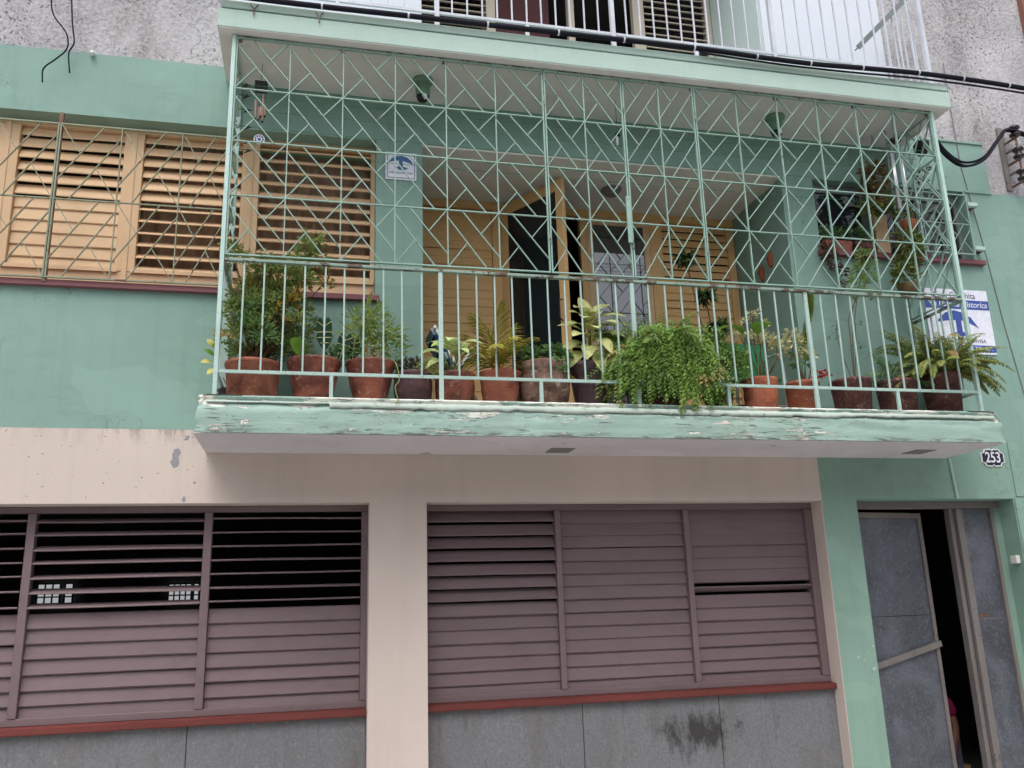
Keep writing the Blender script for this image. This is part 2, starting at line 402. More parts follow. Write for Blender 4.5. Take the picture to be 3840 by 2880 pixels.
def m_pot(name, col, col2, rough=.75, sc1=6, stain=.5):
    t = NT(name)
    c = t.mix(t.ramp(t.noise(sc1, 5, .65, None, .8), .35, .62), col, col2)
    c = t.mix(t.ramp(t.noise(22, 6, .75), .57, .68, 0, stain), c, srgb(200, 180, 164))
    c = t.mix(t.ramp(t.noise(3.5, 5, .65, t.pos(1.5, 1.5, 2.6)), .52, .66, 0, .8), c, sc_(col2, .5))
    c = t.mix(t.ramp(t.noise(1, 3, .6, t.pos(2, 2, 60)), .5, .7, 0, .25), c, sc_(col, .6))
    n = t.bump(t.noise(30, 5), .4, .008); n = t.bump(t.noise(1, 3, .5, t.pos(3, 3, 70)), .25, .006, n)
    return t.done(c, rough, n, .35)
M['terra'] = m_pot('terracotta', srgb(168, 102, 80), srgb(138, 80, 64))
M['terra_dark'] = m_pot('wet_stained_terracotta', srgb(154, 90, 70), srgb(96, 52, 45), .45)
M['terra_orange'] = m_pot('orange_terracotta', srgb(178, 104, 74), srgb(148, 82, 62))
M['brown_pot'] = m_pot('dark_brown_clay', srgb(92, 64, 66), srgb(70, 46, 50), .6, 6, .15)
M['plum_pot'] = m_pot('plum_plastic', srgb(98, 72, 80), srgb(82, 58, 66), .5, 4, .12)
M['mottle_pot'] = m_pot('mottled_cement', srgb(140, 112, 98), srgb(98, 74, 64), .9, 14, .8)
M['red_pot'] = m_pot('weathered_red_cement', srgb(118, 74, 68), srgb(84, 52, 50), .85, 10, .75)

def m_leaf(name, a, b, ns=9, thr=(.35, .65), c3=None, thr3=.62, tr=.30, rough=.5):
    t = NT(name); a = sc_(a, 1.12); b = sc_(b, 1.12)
    c = t.mix(t.ramp(t.noise(ns, 3, .6), *thr), a, b)
    c = t.mix(t.ramp(t.noise(90, 2), .3, .7, 0, .4), c, sc_(a, .75))
    if c3: c = t.mix(t.ramp(t.noise(5.2, 3, .6), thr3, thr3+.05), c, c3)
    t.done(c, rough, None, .4)
    tr_ = t.n.new('ShaderNodeBsdfTranslucent'); t.l.new(c, tr_.inputs['Color'])
    mx = t.n.new('ShaderNodeMixShader'); mx.inputs[0].default_value = tr
    t.l.new(t.b.outputs[0], mx.inputs[1]); t.l.new(tr_.outputs[0], mx.inputs[2]); t.l.new(mx.outputs[0], t.out.inputs['Surface'])
    return t.m
M['lf_aralia'] = m_leaf('aralia_leaf', srgb(112, 134, 74), srgb(150, 164, 96), 8, (.35, .65), srgb(196, 156, 70), .60, .45)
M['lf_dark'] = m_leaf('dark_glossy_leaf', srgb(44, 70, 50), srgb(58, 84, 58), 12, rough=.35)
M['lf_bright'] = m_leaf('bright_green_leaf', srgb(112, 150, 50), srgb(92, 132, 48), 10)
M['lf_bamboo'] = m_leaf('bamboo_leaf', srgb(166, 180, 92), srgb(112, 142, 80), 9, tr=.4)
M['lf_purple'] = m_leaf('purple_small_leaf', srgb(84, 62, 70), srgb(104, 110, 76), 18)
M['lf_grass'] = m_leaf('variegated_grass_leaf', srgb(150, 160, 96), srgb(104, 124, 66), 20)
M['lf_cal'] = m_leaf('pale_variegated_leaf', srgb(206, 214, 160), srgb(136, 166, 82), 22, (.42, .58))
M['lf_palm'] = m_leaf('yellowing_palm_leaf', srgb(168, 158, 66), srgb(120, 132, 52), 7, (.35, .65), srgb(196, 150, 70), .6)
M['lf_small'] = m_leaf('small_round_leaf', srgb(108, 142, 82), srgb(82, 120, 76), 14)
M['lf_dieff'] = m_leaf('dieffenbachia_leaf', srgb(208, 210, 146), srgb(148, 160, 92), 14, (.4, .6))
M['lf_fern'] = m_leaf('fresh_fern_leaf', srgb(116, 148, 60), srgb(80, 110, 46), 5, (.35, .65), srgb(158, 148, 88), .60)
M['lf_rose'] = m_leaf('dark_rosette_leaf', srgb(56, 80, 46), srgb(88, 104, 56), 12)
M['lf_round'] = m_leaf('light_clover_leaf', srgb(128, 158, 84), srgb(96, 130, 66), 14)
M['lf_white'] = m_leaf('creamy_bract', srgb(224, 220, 178), srgb(196, 190, 130), 25)
M['lf_succ'] = m_leaf('succulent_stem', srgb(128, 148, 62), srgb(150, 166, 80), 30)
M['lf_feather'] = m_leaf('feathery_leaf', srgb(140, 164, 96), srgb(110, 138, 84), 10)
M['lf_boston'] = m_leaf('boston_fern_leaf', srgb(140, 150, 76), srgb(104, 122, 64), 7, (.35, .65), srgb(164, 126, 84), .60)
M['lf_brown'] = m_leaf('dry_brown_leaf', srgb(128, 98, 66), srgb(96, 88, 48), 9)
M['lf_hang'] = m_leaf('olive_hanging_leaf', srgb(110, 122, 46), srgb(84, 100, 44), 8, (.35, .65), srgb(124, 92, 62), .6)
M['lf_wine'] = m_leaf('wine_trailing_leaf', srgb(86, 56, 52), srgb(104, 88, 60), 16)
M['lf_red'] = m_leaf('red_flower', srgb(176, 52, 38), srgb(150, 40, 34), 20)
M['lf_yellow'] = m_leaf('pale_yellow_leaf', srgb(212, 200, 118), srgb(150, 160, 60), 12)

# ------------------------------------------------------------ the ground
g = MB().box(-40, 40, 4.6, 20, -.3, 0).build('pavement', M['pave']); tag(g, 'concrete pavement along the foot of the house', 'pavement', kind='structure')
g = MB().box(-40, 40, -60, 4.58, -.3, -.14).build('road', M['road']); tag(g, 'worn pale street surface in front of the house', 'road', kind='structure')

# ------------------------------------------------------------ unseen house behind the camera, added to shade the lower storey and bounce light
M['ochre'] = paint('pale_ochre_stucco', (.66, .62, .54, 1), .1, .85, .25, 30, .15)
FH = thing('unseen_facing_house', (0, -4.0, 0), 'unseen pale ochre house across the street, added to shape light and reflections', 'building')
fm = MB().box(-16, 18, -9, -4.0, -.14, 6.3).box(-16.1, 18.1, -9.1, -3.85, 6.3, 6.5); fm.build('wall', M['ochre'], FH)
for x in (-11, -7.5, -4, 3, 6.5, 10, 13.5):
    for z in (1.0, 4.0):
        f_w = MB().box(x-.65, x+.65, -4.0, -3.94, z, z+1.5).build('window', M['white'], FH)
        for sx_ in (-1, 1): MB().box(x+sx_*.31-.26, x+sx_*.31+.26, -3.938, -3.93, z+.1, z+1.4).build('pane', M['glass'], f_w)
MB().box(-.6, .6, -4.0, -3.93, -.14, 2.2).build('door', M['purple'], FH)

# ------------------------------------------------------------ the house
B = thing('apartment_building', (0, YW, 0), 'green and cream apartment house front with a plant-filled balcony', 'building')
def region(name, mat, X0, X1, Z0, Z1, holes, y0, y1):
    """wall slab with rectangular holes: one clean mesh"""
    xs = sorted({X0, X1, *[min(max(v, X0), X1) for h in holes for v in h[:2]]}); zs = sorted({Z0, Z1, *[min(max(v, Z0), Z1) for h in holes for v in h[2:]]})
    def solid(i, j):
        if i < 0 or j < 0 or i >= len(xs)-1 or j >= len(zs)-1: return False
        x = (xs[i]+xs[i+1])/2; z = (zs[j]+zs[j+1])/2
        return not any(h[0] < x < h[1] and h[2] < z < h[3] for h in holes)
    m = MB()
    for i in range(len(xs)-1):
        for j in range(len(zs)-1):
            if not solid(i, j): continue
            a, b, c, d = xs[i], xs[i+1], zs[j], zs[j+1]
            m.quad((a,y0,c), (b,y0,c), (b,y0,d), (a,y0,d)); m.quad((b,y1,c), (a,y1,c), (a,y1,d), (b,y1,d))
            if not solid(i-1, j): m.quad((a,y1,c), (a,y0,c), (a,y0,d), (a,y1,d))
            if not solid(i+1, j): m.quad((b,y0,c), (b,y1,c), (b,y1,d), (b,y0,d))
            if not solid(i, j-1): m.quad((a,y1,c), (b,y1,c), (b,y0,c), (a,y0,c))
            if not solid(i, j+1): m.quad((a,y0,d), (b,y0,d), (b,y1,d), (a,y1,d))
    return m.build(name, mat, B)
T = .40
XL = -4.6
w = region('lower_wall', M['cream'], XL, 4.238, 0, 2.94, [(-4.2, .426, -1, 2.40), (.858, 4.238, -1, 2.40)], YW, YW+T); w['label'] = 'cream stucco ground floor wall, flaked and grimy at its top'
w = region('street_door_wall', M['green_low'], 4.2385, 7.34, 0, 2.94, [(4.569, 6.163, -1, 2.41)], YW, YW+T)
w = region('upper_wall', M['green'], XL, 6.53, 2.9405, 6.0, [(-4.2, .454, 4.035, 5.445), (.84, 4.21, 3.03, 5.445), (4.539, 6.20, 4.70, 5.445)], YW, YW+T); w['label'] = 'mint green upper storey wall'
w = region('upper_wall', M['green'], 6.5305, 7.34, 2.9405, 5.45, [], YW, YW+T)
w = region('bare_wall', M['concrete'], XL, -.77, 6.0005, 9.5, [], YW+.012, YW+T); w['label'] = 'bare weathered concrete wall over the green band'
region('bare_wall', M['concrete'], 6.5305, 7.3395, 5.4505, 9.5, [], YW+.012, YW+T)
region('bare_wall', M['concrete'], 5.556, 6.530, 6.0005, 9.5, [], YW+.012, YW+T)
region('white_wall', M['white'], -.7695, 5.5555, 6.0005, 9.5, [(.84, 4.21, 5.9, 9.0)], YW, YW+T)
MB().box(4.230, 4.2375, YW+.002, 6.788, .0, 2.3985).build('reveal_lining', M['cream'], B)
# shallow rendered frames of the green paint on the right (bands and joints)
for z, x0, x1 in ((6.0, 5.96, 6.53), (5.452, 6.22, 6.53)): MB().box(x0, x1, YW-.014, YW-.001, z-.016, z+.004).build('moulding', M['green'], B)
MB().box(6.2, 7.34, YW-.010, YW-.001, 2.43, 2.925).build('raised_panel', M['green_low'], B)
MB().box(6.175, 7.34, YW-.010, YW-.001, 0, 2.42).build('raised_panel', M['green_low'], B)

MB().prism([(-.985, 2.655), (-.955, 2.665), (-.945, 2.69), (-.955, 2.735), (-.940, 2.77), (-.955, 2.80), (-.985, 2.795), (-1.0, 2.75), (-.995, 2.72), (-1.012, 2.70)], YW-.0015, YW+.01).build('flaked_patch', M['patch_pale'], B)
MB().prism([(-.915, 2.42), (-.90, 2.405), (-.885, 2.42), (-.89, 2.445), (-.905, 2.45)], YW-.0015, YW+.01).build('flaked_patch', M['patch_pale'], B)
MB().prism([(-.93, 2.86), (-.90, 2.862), (-.885, 2.885), (-.895, 2.90), (-.915, 2.88)], YW-.0015, YW+.01).build('flaked_patch', M['patch_pale'], B)
for cx_, cz_, r_c in ((4.40, 1.12, .018), (4.53, 1.02, .020), (4.55, 1.20, .012), (4.45, 1.09, .010), (4.49, 1.15, .007), (4.55, 1.14, .007)):
    pts_ = []
    for k_ in range(7): rr_ = r_c*random.uniform(.5, 1.1); pts_.append((cx_+rr_*math.cos(-k_*.9), cz_+rr_*math.sin(-k_*.9)))
    MB().prism(pts_, YW-.0015, YW+.01).build('flaked_patch', M['lip'], B)
# rooms behind (closed boxes, dark)
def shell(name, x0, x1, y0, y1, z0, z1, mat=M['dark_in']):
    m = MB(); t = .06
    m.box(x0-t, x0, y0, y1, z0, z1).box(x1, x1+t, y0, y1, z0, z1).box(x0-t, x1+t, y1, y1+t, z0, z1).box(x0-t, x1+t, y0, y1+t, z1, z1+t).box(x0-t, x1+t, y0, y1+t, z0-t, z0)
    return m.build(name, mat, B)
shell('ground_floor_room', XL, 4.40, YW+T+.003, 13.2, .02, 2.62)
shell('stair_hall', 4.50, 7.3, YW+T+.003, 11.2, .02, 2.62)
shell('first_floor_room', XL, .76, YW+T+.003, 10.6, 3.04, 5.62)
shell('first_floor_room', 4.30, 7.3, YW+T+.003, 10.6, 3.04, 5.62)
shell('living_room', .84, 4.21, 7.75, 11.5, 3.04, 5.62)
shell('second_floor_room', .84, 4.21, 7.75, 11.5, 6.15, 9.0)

# loggia behind the balcony, and the one above it
def loggia(z0, z1, side, back_y=7.6):
    MB().box(.70, .839, YW+T+.002, back_y+.14, z0, z1).build('loggia_side_wall', side, B)
    MB().box(4.211, 4.29, YW+T+.002, back_y+.14, z0, z1).build('loggia_side_wall', side, B)
    MB().box(.70, 4.29, YW+T+.002, back_y+.14, z1, z1+.05).build('loggia_ceiling', M['soffit'], B)
    MB().box(.70, 4.29, YW+.01, back_y+.14, z0-.06, z0).build('loggia_floor', M['pave'], B)
loggia(3.028, 5.445, M['green']); loggia(6.10, 9.0, M['pale'])
MB().box(.8405, 4.2095, YW+.004, YW+T+.001, 5.430, 5.4445).build('lintel_soffit', M['soffit'], B)
MB().box(4.200, 4.2095, YW+.02, 7.59, 6.105, 8.99).build('loggia_lining', M['pale'], B)

# ---- balcony slab with chipped, peeling edge (swept profile with noise)
prof = [(0, 2.775), (.0, 2.79), (.0, 2.81), (.0, 2.835), (.0, 2.86), (.0, 2.885), (.0, 2.91), (.0, 2.93), (-.004, 2.945), (-.014, 2.958), (-.022, 2.972), (-.030, 2.985),
        (-.028, 2.995), (-.045, 3.003), (-.048, 3.014), (-.040, 3.022), (-.036, 3.031), (-.042, 3.039), (-.06, 3.041), (-.30, 3.041)]
def sweep_path(x0, x1, yf, yb, step=.02):
    pts = []
    n = int((yb-yf)/.03)
    for i in range(n): pts.append((x0, yb-(yb-yf)*i/n, (-1, 0)))
    pts.append((x0, yf, (-.7071*1.414, -.7071*1.414)))
    n2 = int((x1-x0)/step)
    for i in range(1, n2): pts.append((x0+(x1-x0)*i/n2, yf, (0, -1)))
    pts.append((x1, yf, (.7071*1.414, -.7071*1.414)))
    for i in range(1, n+1): pts.append((x1, yf+(yb-yf)*i/n, (1, 0)))
    return pts
path = sweep_path(-.775, 5.515, YF, YW-.002)
sl = MB(); np_ = len(prof)
for (x, y, nv) in path:
    corner = max(0, 1-min(abs(x+.775), abs(x-5.515))/.07)
    for k, (d, z) in enumerate(prof):
        q = Vector((x*1.3, y*1.3, z*6))
        a = noise.noise(q*3)*.004 + noise.noise(q*11)*.002
        if 7 <= k <= 13:
            a += -.014*max(0, noise.noise(Vector((x*2.1+5, y, k*.35)))) - .006*abs(noise.noise(Vector((x*9, y, k*.8))))
        if 2 <= k <= 7: a += -.006*(1 if noise.noise(Vector((x*1.7, 3.3, z*22))) > .18 else 0)
        a -= corner*.012*(1+noise.noise(q*7))
        if k == np_-1: a = 0
        sl.v.append((x+nv[0]*(d+a), y+nv[1]*(d+a), z + noise.noise(Vector((x*2.2, 7, k)))*.0015))
for i in range(len(path)-1):
    for k in range(np_-1):
        a = i*np_+k; sl.f.append((a, a+np_, a+np_+1, a+1)); sl.m.append(0)
n = len(sl.v)
sl.v += [(-.70, YF+.05, 3.032), (5.44, YF+.05, 3.032), (5.44, YW-.002, 3.032), (-.70, YW-.002, 3.032)]
sl.f.append((n, n+1, n+2, n+3)); sl.m.append(0)
o = sl.build('balcony_slab', M['slab'], B, True); o['label'] = 'balcony slab edge with cracked and peeling mint paint'
MB().box(-.769, 5.509, YF+.006, YW-.002, 2.7695, 2.7748).build('slab_soffit', M['slab_under'], B)
for x, y in ((1.87, 6.39), (5.0, 6.30)): MB().box(x-.095, x+.095, y-.10, y+.10, 2.7655, 2.7692).build('drain_patch', M['patch'], B)
# ragged chalky coat hanging from the ledge
lip = MB(); N = 800
for i in range(N+1):
    x = -.70 + (5.44+.70)*i/N
    if x < .1: b = 2.984 + .006*noise.noise((x*8, 1, 0))
    else: b = 2.957 + .010*noise.noise((x*3, 2, 0)) + .010*noise.noise((x*13, 5, 0)) + .005*noise.noise((x*41, 6, 0)) - .024*max(0, noise.noise((x*1.4, 9, 0)))
    if x > 3.6: b += .012
    yy = YF + .008 + .010*(b > 2.975) + .005*noise.noise((x*6, 0, 3)) + .002*noise.noise((x*37, 0, 8))
    lip.v += [(x, yy+.012, b+.002), (x, yy-.006, b), (x, yy-.004, (b+3.0)/2), (x, yy+.004, 2.998), (x, yy+.022, 3.001)]
for i in range(N):
    for k in range(4): a = i*5+k; lip.f.append((a, a+5, a+6, a+1)); lip.m.append(0)
lip.build('ledge_coat', M['lip'], B, True)

M['bounce_tile'] = paint('pale_bounce_floor', (.66, .64, .58, 1), .08, .5, .1, 20)
MB().box(-.66, 5.40, YF+.09, YW-.003, 3.0325, 3.0395).build('bounce_floor', M['bounce_tile'], B)  # unseen pale floor layer, added to bounce sky light up under the canopy
# ---- canopy (the upper balcony's slab)
o = MB().box(-.775, 5.55, YF, YW-.002, 5.853, 6.008).build('canopy', M['fascia'], B); bevel(o, .006); o['label'] = 'mint fascia of the canopy slab over the balcony'
MB().box(-.768, 5.543, YF+.006, YW-.003, 5.8475, 5.8527).build('canopy_soffit', M['soffit'], B)
o = MB().box(-.76, 5.545, YF+.004, YW-.003, 6.024, 6.090).build('canopy_top_course', M['fascia'], B); bevel(o, .008)
MB().box(-.75, 5.53, YF+.035, YW-.004, 6.0085, 6.0235).build('drip_groove', M['grey_iron'], B)

# ---- louvred windows
def slat_mesh(L, wd, th, mat, seed=0):
    pr = [(-wd/2, 0), (-wd/2+.006, th/2), (wd/2-.006, th/2), (wd/2, 0), (wd/2-.006, -th/2), (-wd/2+.006, -th/2)]
    m = MB(); n = len(pr); K = 6
    for i in range(K+1):
        t = i/K; bow = .0045*noise.noise((t*1.3, seed*3.7, 1)); tw = .05*noise.noise((t*1.1, seed*5.1, 8))
        for a, b in pr: m.v.append((L*t, a*math.cos(tw)-b*math.sin(tw)+bow*.5, a*math.sin(tw)+b*math.cos(tw)+bow))
    m.f = [tuple(range(n)), tuple(reversed(range(K*n, (K+1)*n)))]
    for k in range(K): m.f += [(k*n+i, (k+1)*n+i, (k+1)*n+(i+1) % n, k*n+(i+1) % n) for i in range(n)]
    m.m = [0]*len(m.f)
    return m.mesh('slat', mat)
def louvers(win, x0, x1, zs, y, tilts, mat, wd=.112, th=.012):
    """tilt 0 = flat and open; 90 = shut upright. The outer edge drops as it shuts."""
    mes = [slat_mesh(x1-x0, wd, th, mat, x0*7+k) for k in range(4)]
    for z, tl in zip(zs, tilts):
        link('slat', random.choice(mes), win, (x0, y + random.uniform(-.002, .002), z + random.uniform(-.003, .003)), (R(tl + random.gauss(0, 2.2)), R(random.uniform(-.18, .18)), 0))
def frange(a, b, n): return [a+(b-a)*i/(n-1) for i in range(n)]

# first floor strip window, tan
f = MB()
y0, y1 = 6.765, 6.835
f.box(-4.2, .454, y0, y1, 5.402, 5.4445).box(-4.2, .454, y0, y1, 4.05, 4.205)
for a, b in ((-3.26, -3.10), (-2.47, -2.300), (-1.535, -1.390), (-.628, -.492), (.420, .454)): f.box(a, b, y0-.003, y1+.003, 4.208, 5.399)
for a in (-2.385, -1.463, -.56): f.box(a-.02, a+.02, y0-.010, y0-.004, 4.10, 5.42)
win = f.build('louvered_window', M['tan'], B); bevel(win, .005); win['label'] = 'long tan louvred window of the first floor'
zs = [5.372-.1015*i for i in range(12)]
yl = 6.805
louvers(win, -3.09, -2.475, zs, yl, [75]*12, M['tan'])
louvers(win, -2.296, -1.539, zs, yl, [65]*6+[80]*6, M['tan'])
louvers(win, -1.386, -.632, zs, yl, [60]*6+[34]*6, M['tan'])
louvers(win, -.488, .416, zs, yl, [37]*12, M['tan'], .09, .017)
for a, b in ((-2.296, -1.539), (-1.386, -.632), (-.488, .416)):
    MB().box(a-.03, b+.03, y0-.022, y0-.006, 4.195, 4.225).build('drip_rail', M['tan'], win)
s = MB().box(-4.25, .485, YW-.045, 6.764, 4.002, 4.048).build('sill', M['sill_plum'], win); bevel(s, .004)
cm = MB()
for i in range(160):
    x = -1.45+1.95*i/159; yy = 7.0+.02*math.sin(x*46)+.012*noise.noise((x*9, 0, 0)); cm.v += [(x, yy, 4.05), (x, yy+.01*noise.noise((x*5, 3, 3)), 5.5)]
for i in range(159): cm.f.append((2*i, 2*i+2, 2*i+3, 2*i+1)); cm.m.append(0)
cm.build('curtain', M['curtain'], win, True)

# ground floor windows, mauve
def low_window(xa, xb, mull, panels, label):
    f = MB(); y0, y1 = 6.79, 6.86
    f.box(xa, xb, y0, y1, 2.352, 2.398).box(xa, xb, y0, y1, .926, .975)
    for m0, m1 in mull: f.box(m0, m1, y0-.004, y1+.003, .976, 2.351)
    win = f.build('louvered_window', M['purple'], B); bevel(win, .004); win['label'] = label
    for (a, b, zs, tl, wd) in panels: louvers(win, a, b, zs, 6.83, tl, M['purple'], wd)
    s = MB()
    nn = int((xb-xa)/.05)
    for i in range(nn+1):
        x = xa+.002+(xb-xa-.004)*i/nn; e = .004*noise.noise((x*4, 1, 2)); y2 = 6.715+e
        s.v += [(x, 6.80, .872+e), (x, y2+.002, .873+e), (x, y2-.002, .880), (x, y2, .916+e*.6), (x, 6.80, .9255)]
    for i in range(nn):
        for k in range(4): a = i*5+k; s.f.append((a, a+5, a+6, a+1)); s.m.append(0)
    s.f += [(0, 1, 2, 3, 4), tuple(nn*5+j for j in (4, 3, 2, 1, 0))]; s.m += [0, 0]
    s.build('sill', M['sill_red'], win)
    return win
zo = [2.305-.0995*i for i in range(7)]; zc = [1.605-.1012*i for i in range(7)]
w1 = low_window(-4.2, .426, ((-1.958, -1.902), (-.768, -.710), (.378, .426)),
   [(-4.1, -1.962, zo+zc, [3]*7+[78]*7, .108), (-1.900, -.770, zo+zc, [17]*7+[78]*7, .108), (-.708, .376, zo+zc, [4]*7+[78]*7, .108)], 'mauve louvred window with its upper slats wide open')
zr = [2.305-.1015*i for i in range(14)]
w2 = low_window(.858, 4.236, ((.858, .885), (1.916, 1.962), (3.031, 3.079), (4.16, 4.236)),
   [(.888, 1.914, zr, [56]*7+[70]+[80]*6, .109), (1.964, 3.029, zr, [79]*14, .108), (3.081, 4.157, zr, [84]*6+[-22]+[78]*7, .109)], 'mauve louvred window shut except for one flat slat')
# grey aprons below, in panels with open joints
for (xa, xb, joints) in ((-4.2, .425, (-3.1, -2.0, -.80)), (.859, 4.237, (2.062, 3.195))):
    xs = [xa, *joints, xb]
    for a, b in zip(xs, xs[1:]):
        e = random.uniform(0, .004); o = MB().box(a+.0025, b-.0025, 6.756+e, 6.90, .0, .874).build('apron_panel', M['dado'], B); bevel(o, .003)
    MB().box(xa, xb, 6.80, 6.95, 0, .872).build('apron_backing', M['patch'], B)
# far windows of the ground floor room, seen through the open slats
def far_window(x0, x1, z0, z1, y, nx, nz):
    fr = MB(); bx = .018
    for i in range(nx+1): x = x0+(x1-x0)*i/nx; fr.box(x-bx/2, x+bx/2, y-.03, y, z0, z1)
    for j in range(nz+1): z = z0+(z1-z0)*j/nz; fr.box(x0, x1, y-.026, y-.004, z-bx/2, z+bx/2)
    wn_ = fr.build('back_window', M['black'], B)
    for i in range(nx):
        for j in range(nz):
            a = x0+(x1-x0)*i/nx; b = x0+(x1-x0)*(i+1)/nx; c = z0+(z1-z0)*j/nz; d = z0+(z1-z0)*(j+1)/nz
            MB().box(a+bx/2, b-bx/2, y-.012, y-.008, c+bx/2, d-bx/2).build('pane', M['lit'], wn_)
far_window(-3.56, -3.28, 1.84, 2.10, 13.1, 3, 3); far_window(-3.22, -3.12, 1.84, 2.10, 13.1, 1, 3)
far_window(-1.90, -1.60, 1.83, 2.06, 13.1, 4, 3); far_window(-1.57, -1.50, 1.83, 2.06, 13.1, 1, 3)

# ---- right window of the first floor: dark glass, tan shutter
f = MB().box(4.539, 6.198, 6.72, 6.78, 5.36, 5.4445).box(4.539, 4.57, 6.72, 6.78, 4.75, 5.36).box(5.10, 5.17, 6.72, 6.78, 4.75, 5.36).box(6.15, 6.198, 6.72, 6.78, 4.75, 5.36).box(4.539, 6.198, 6.72, 6.78, 4.705, 4.75)
win = f.build('window', M['grey_iron'], B); win['label'] = 'dark window behind the hanging plants'
MB().box(4.572, 5.098, 6.74, 6.75, 4.752, 5.358).build('pane', M['glass'], win)
MB().box(5.172, 6.148, 6.74, 6.75, 4.752, 5.358).build('pane', M['glass'], win)
sh = MB().box(5.13, 5.27, 6.60, 6.635, 4.72, 5.30).build('shutter', M['tan'], win); bevel(sh, .006)
s = MB().box(4.50, 6.285, YW-.05, 6.72, 4.658, 4.702).build('sill', M['sill_plum'], win); bevel(s, .004)

# ---- loggia back wall: louvres, open leaf, glazed leaf
def loggia_front(z0, z1, mat, first):
    yb = 7.60
    f = MB()
    f.box(.841, 4.209, yb, yb+.07, z1-.075, z1-.001)
    for a, b in ((.841, .90), (1.64, 1.735), (2.53, 2.60), (3.27, 3.40), (4.125, 4.199)): f.box(a, b, yb-.004, yb+.074, z0, z1-.077)
    win = f.build('door_screen', mat, B); bevel(win, .004)
    win['label'] = 'ochre louvred door screen at the back of the balcony' if first else 'louvred door screen of the upper balcony'
    nz = int((z1-.12-z0)/.083); zs = [z1-.125-.083*i for i in range(nz)]
    if first:
        louvers(win, .902, 1.638, zs, yb+.03, [84]*nz, mat, .092); louvers(win, 3.402, 4.123, zs, yb+.03, [68]*8+[80]*(nz-8), mat, .094)
    else:
        louvers(win, .902, 1.638, zs, yb+.03, [30]*nz, mat, .092); louvers(win, 3.402, 4.123, zs, yb+.03, [35]*nz, mat, .094)
    return win
scr = loggia_front(3.03, 5.445, M['yellow'], True)
def leaf_door(name, par, x0, x1, y, z0, z1, st, mat, glass, lab):
    d = MB().box(x0, x0+st, y, y+.04, z0, z1).box(x1-st, x1, y, y+.04, z0, z1).box(x0+st, x1-st, y, y+.04, z1-st*1.15, z1).box(x0+st, x1-st, y, y+.04, z0, z0+.22)
    return d, (x0+st, x1-st, z0+.22, z1-st*1.15)
d, gq = leaf_door('door', B, 2.602, 3.268, 7.60, 3.035, 5.365, .065, M['yellow'], None, '')
do = d.build('balcony_door', M['tan'], B); bevel(do, .004); do['label'] = 'closed tan balcony door with a reflecting glass pane'
MB().box(gq[0], gq[1], 7.615, 7.622, gq[2], gq[3]).build('pane', M['glass_bright'], do)
MB().box(2.625, 2.65, 7.575, 7.60, 4.12, 4.25).build('handle', M['black'], do)
# open leaf, hinged at x=1.745, swung towards the street
hx, hy = 1.745, 7.595; ex, ey = 2.165, 6.915
dv = Vector((ex-hx, ey-hy, 0)); Lf = dv.length; dv.normalize(); nv = Vector((-dv.y, dv.x, 0))
def lb(m, a, b, z0, z1, t=.042):
    p = [Vector((hx, hy, 0))+dv*q for q in (a, b)]; n0 = len(m.v)
    for z in (z0, z1):
        for q, s_ in ((p[0], -1), (p[1], -1), (p[1], 1), (p[0], 1)): m.v.append(tuple(q + nv*(s_*t/2) + Vector((0, 0, z))))
    for q in ((0,3,2,1),(4,5,6,7),(0,1,5,4),(1,2,6,5),(2,3,7,6),(3,0,4,7)): m.f.append(tuple(n0+i for i in q)); m.m.append(0)
m = MB(); lb(m, 0, .075, 3.045, 5.40); lb(m, Lf-.085, Lf, 3.045, 5.40); lb(m, .075, Lf-.085, 5.29, 5.40); lb(m, .075, Lf-.085, 3.045, 3.20)
do = m.build('balcony_door', M['yellow'], B); bevel(do, .004); do['label'] = 'ochre framed glass balcony door standing open'
m = MB(); lb(m, .076, Lf-.086, 3.201, 5.289, .006); m.build('pane', M['glass'], do)
m = MB(); e = Vector((hx, hy, 0))+dv*(Lf-.04)-nv*.04
m.tube([tuple(e+Vector((0, 0, 4.02))), tuple(e-nv*.04+Vector((0, 0, 4.04))), tuple(e-nv*.04+Vector((0, 0, 4.2))), tuple(e+Vector((0, 0, 4.22)))], .008, 6).build('handle', M['black'], do)
# upper loggia: pale frames
scr2 = loggia_front(6.12, 8.9, paint('beige_wood_paint', srgb(190, 180, 166), .06, .6, .1, 25), False)
MB().box(1.736, 2.529, 8.3, 8.34, 6.12, 8.8).build('inner_wall', M['sill_plum'], scr2)

# ---- street door: fixed sheet panel on the right, leaf ajar on the left
f = MB().box(4.57, 6.162, 6.80, 6.87, 2.345, 2.409).box(5.688, 5.752, 6.795, 6.87, 0, 2.344).box(6.055, 6.09, 6.80, 6.87, 0, 2.344).box(4.57, 4.60, 6.80, 6.87, 0, 2.344).box(5.64, 5.683, 6.83, 6.90, 0, 2.344)
dr = f.build('street_door', M['frame_grey'], B); bevel(dr, .004); dr['label'] = 'grey sheet-metal street door, ajar'
o = MB().box(5.753, 6.054, 6.83, 6.84, 0, 2.343).build('side_panel', M['sheet'], dr)
MB().box(5.80, 5.88, 6.8265, 6.8295, 1.39, 1.42).build('rust_patch', M['rust'], dr)
MB().box(5.753, 6.054, 6.8285, 6.8298, 1.372, 1.378).build('panel_seam', M['frame_grey'], dr)
MB().box(6.091, 6.162, 6.81, 6.86, 0, 2.344).build('jamb_filler', M['green_low'], dr)
hx, hy = 4.605, 6.85; dv = Vector((5.44-hx, 6.99-hy, 0)); Lf = dv.length; dv.normalize(); nv = Vector((-dv.y, dv.x, 0))
m = MB(); lb(m, 0, Lf-.04, .03, 1.42, .022); m.build('leaf_sheet', M['sheet'], dr)
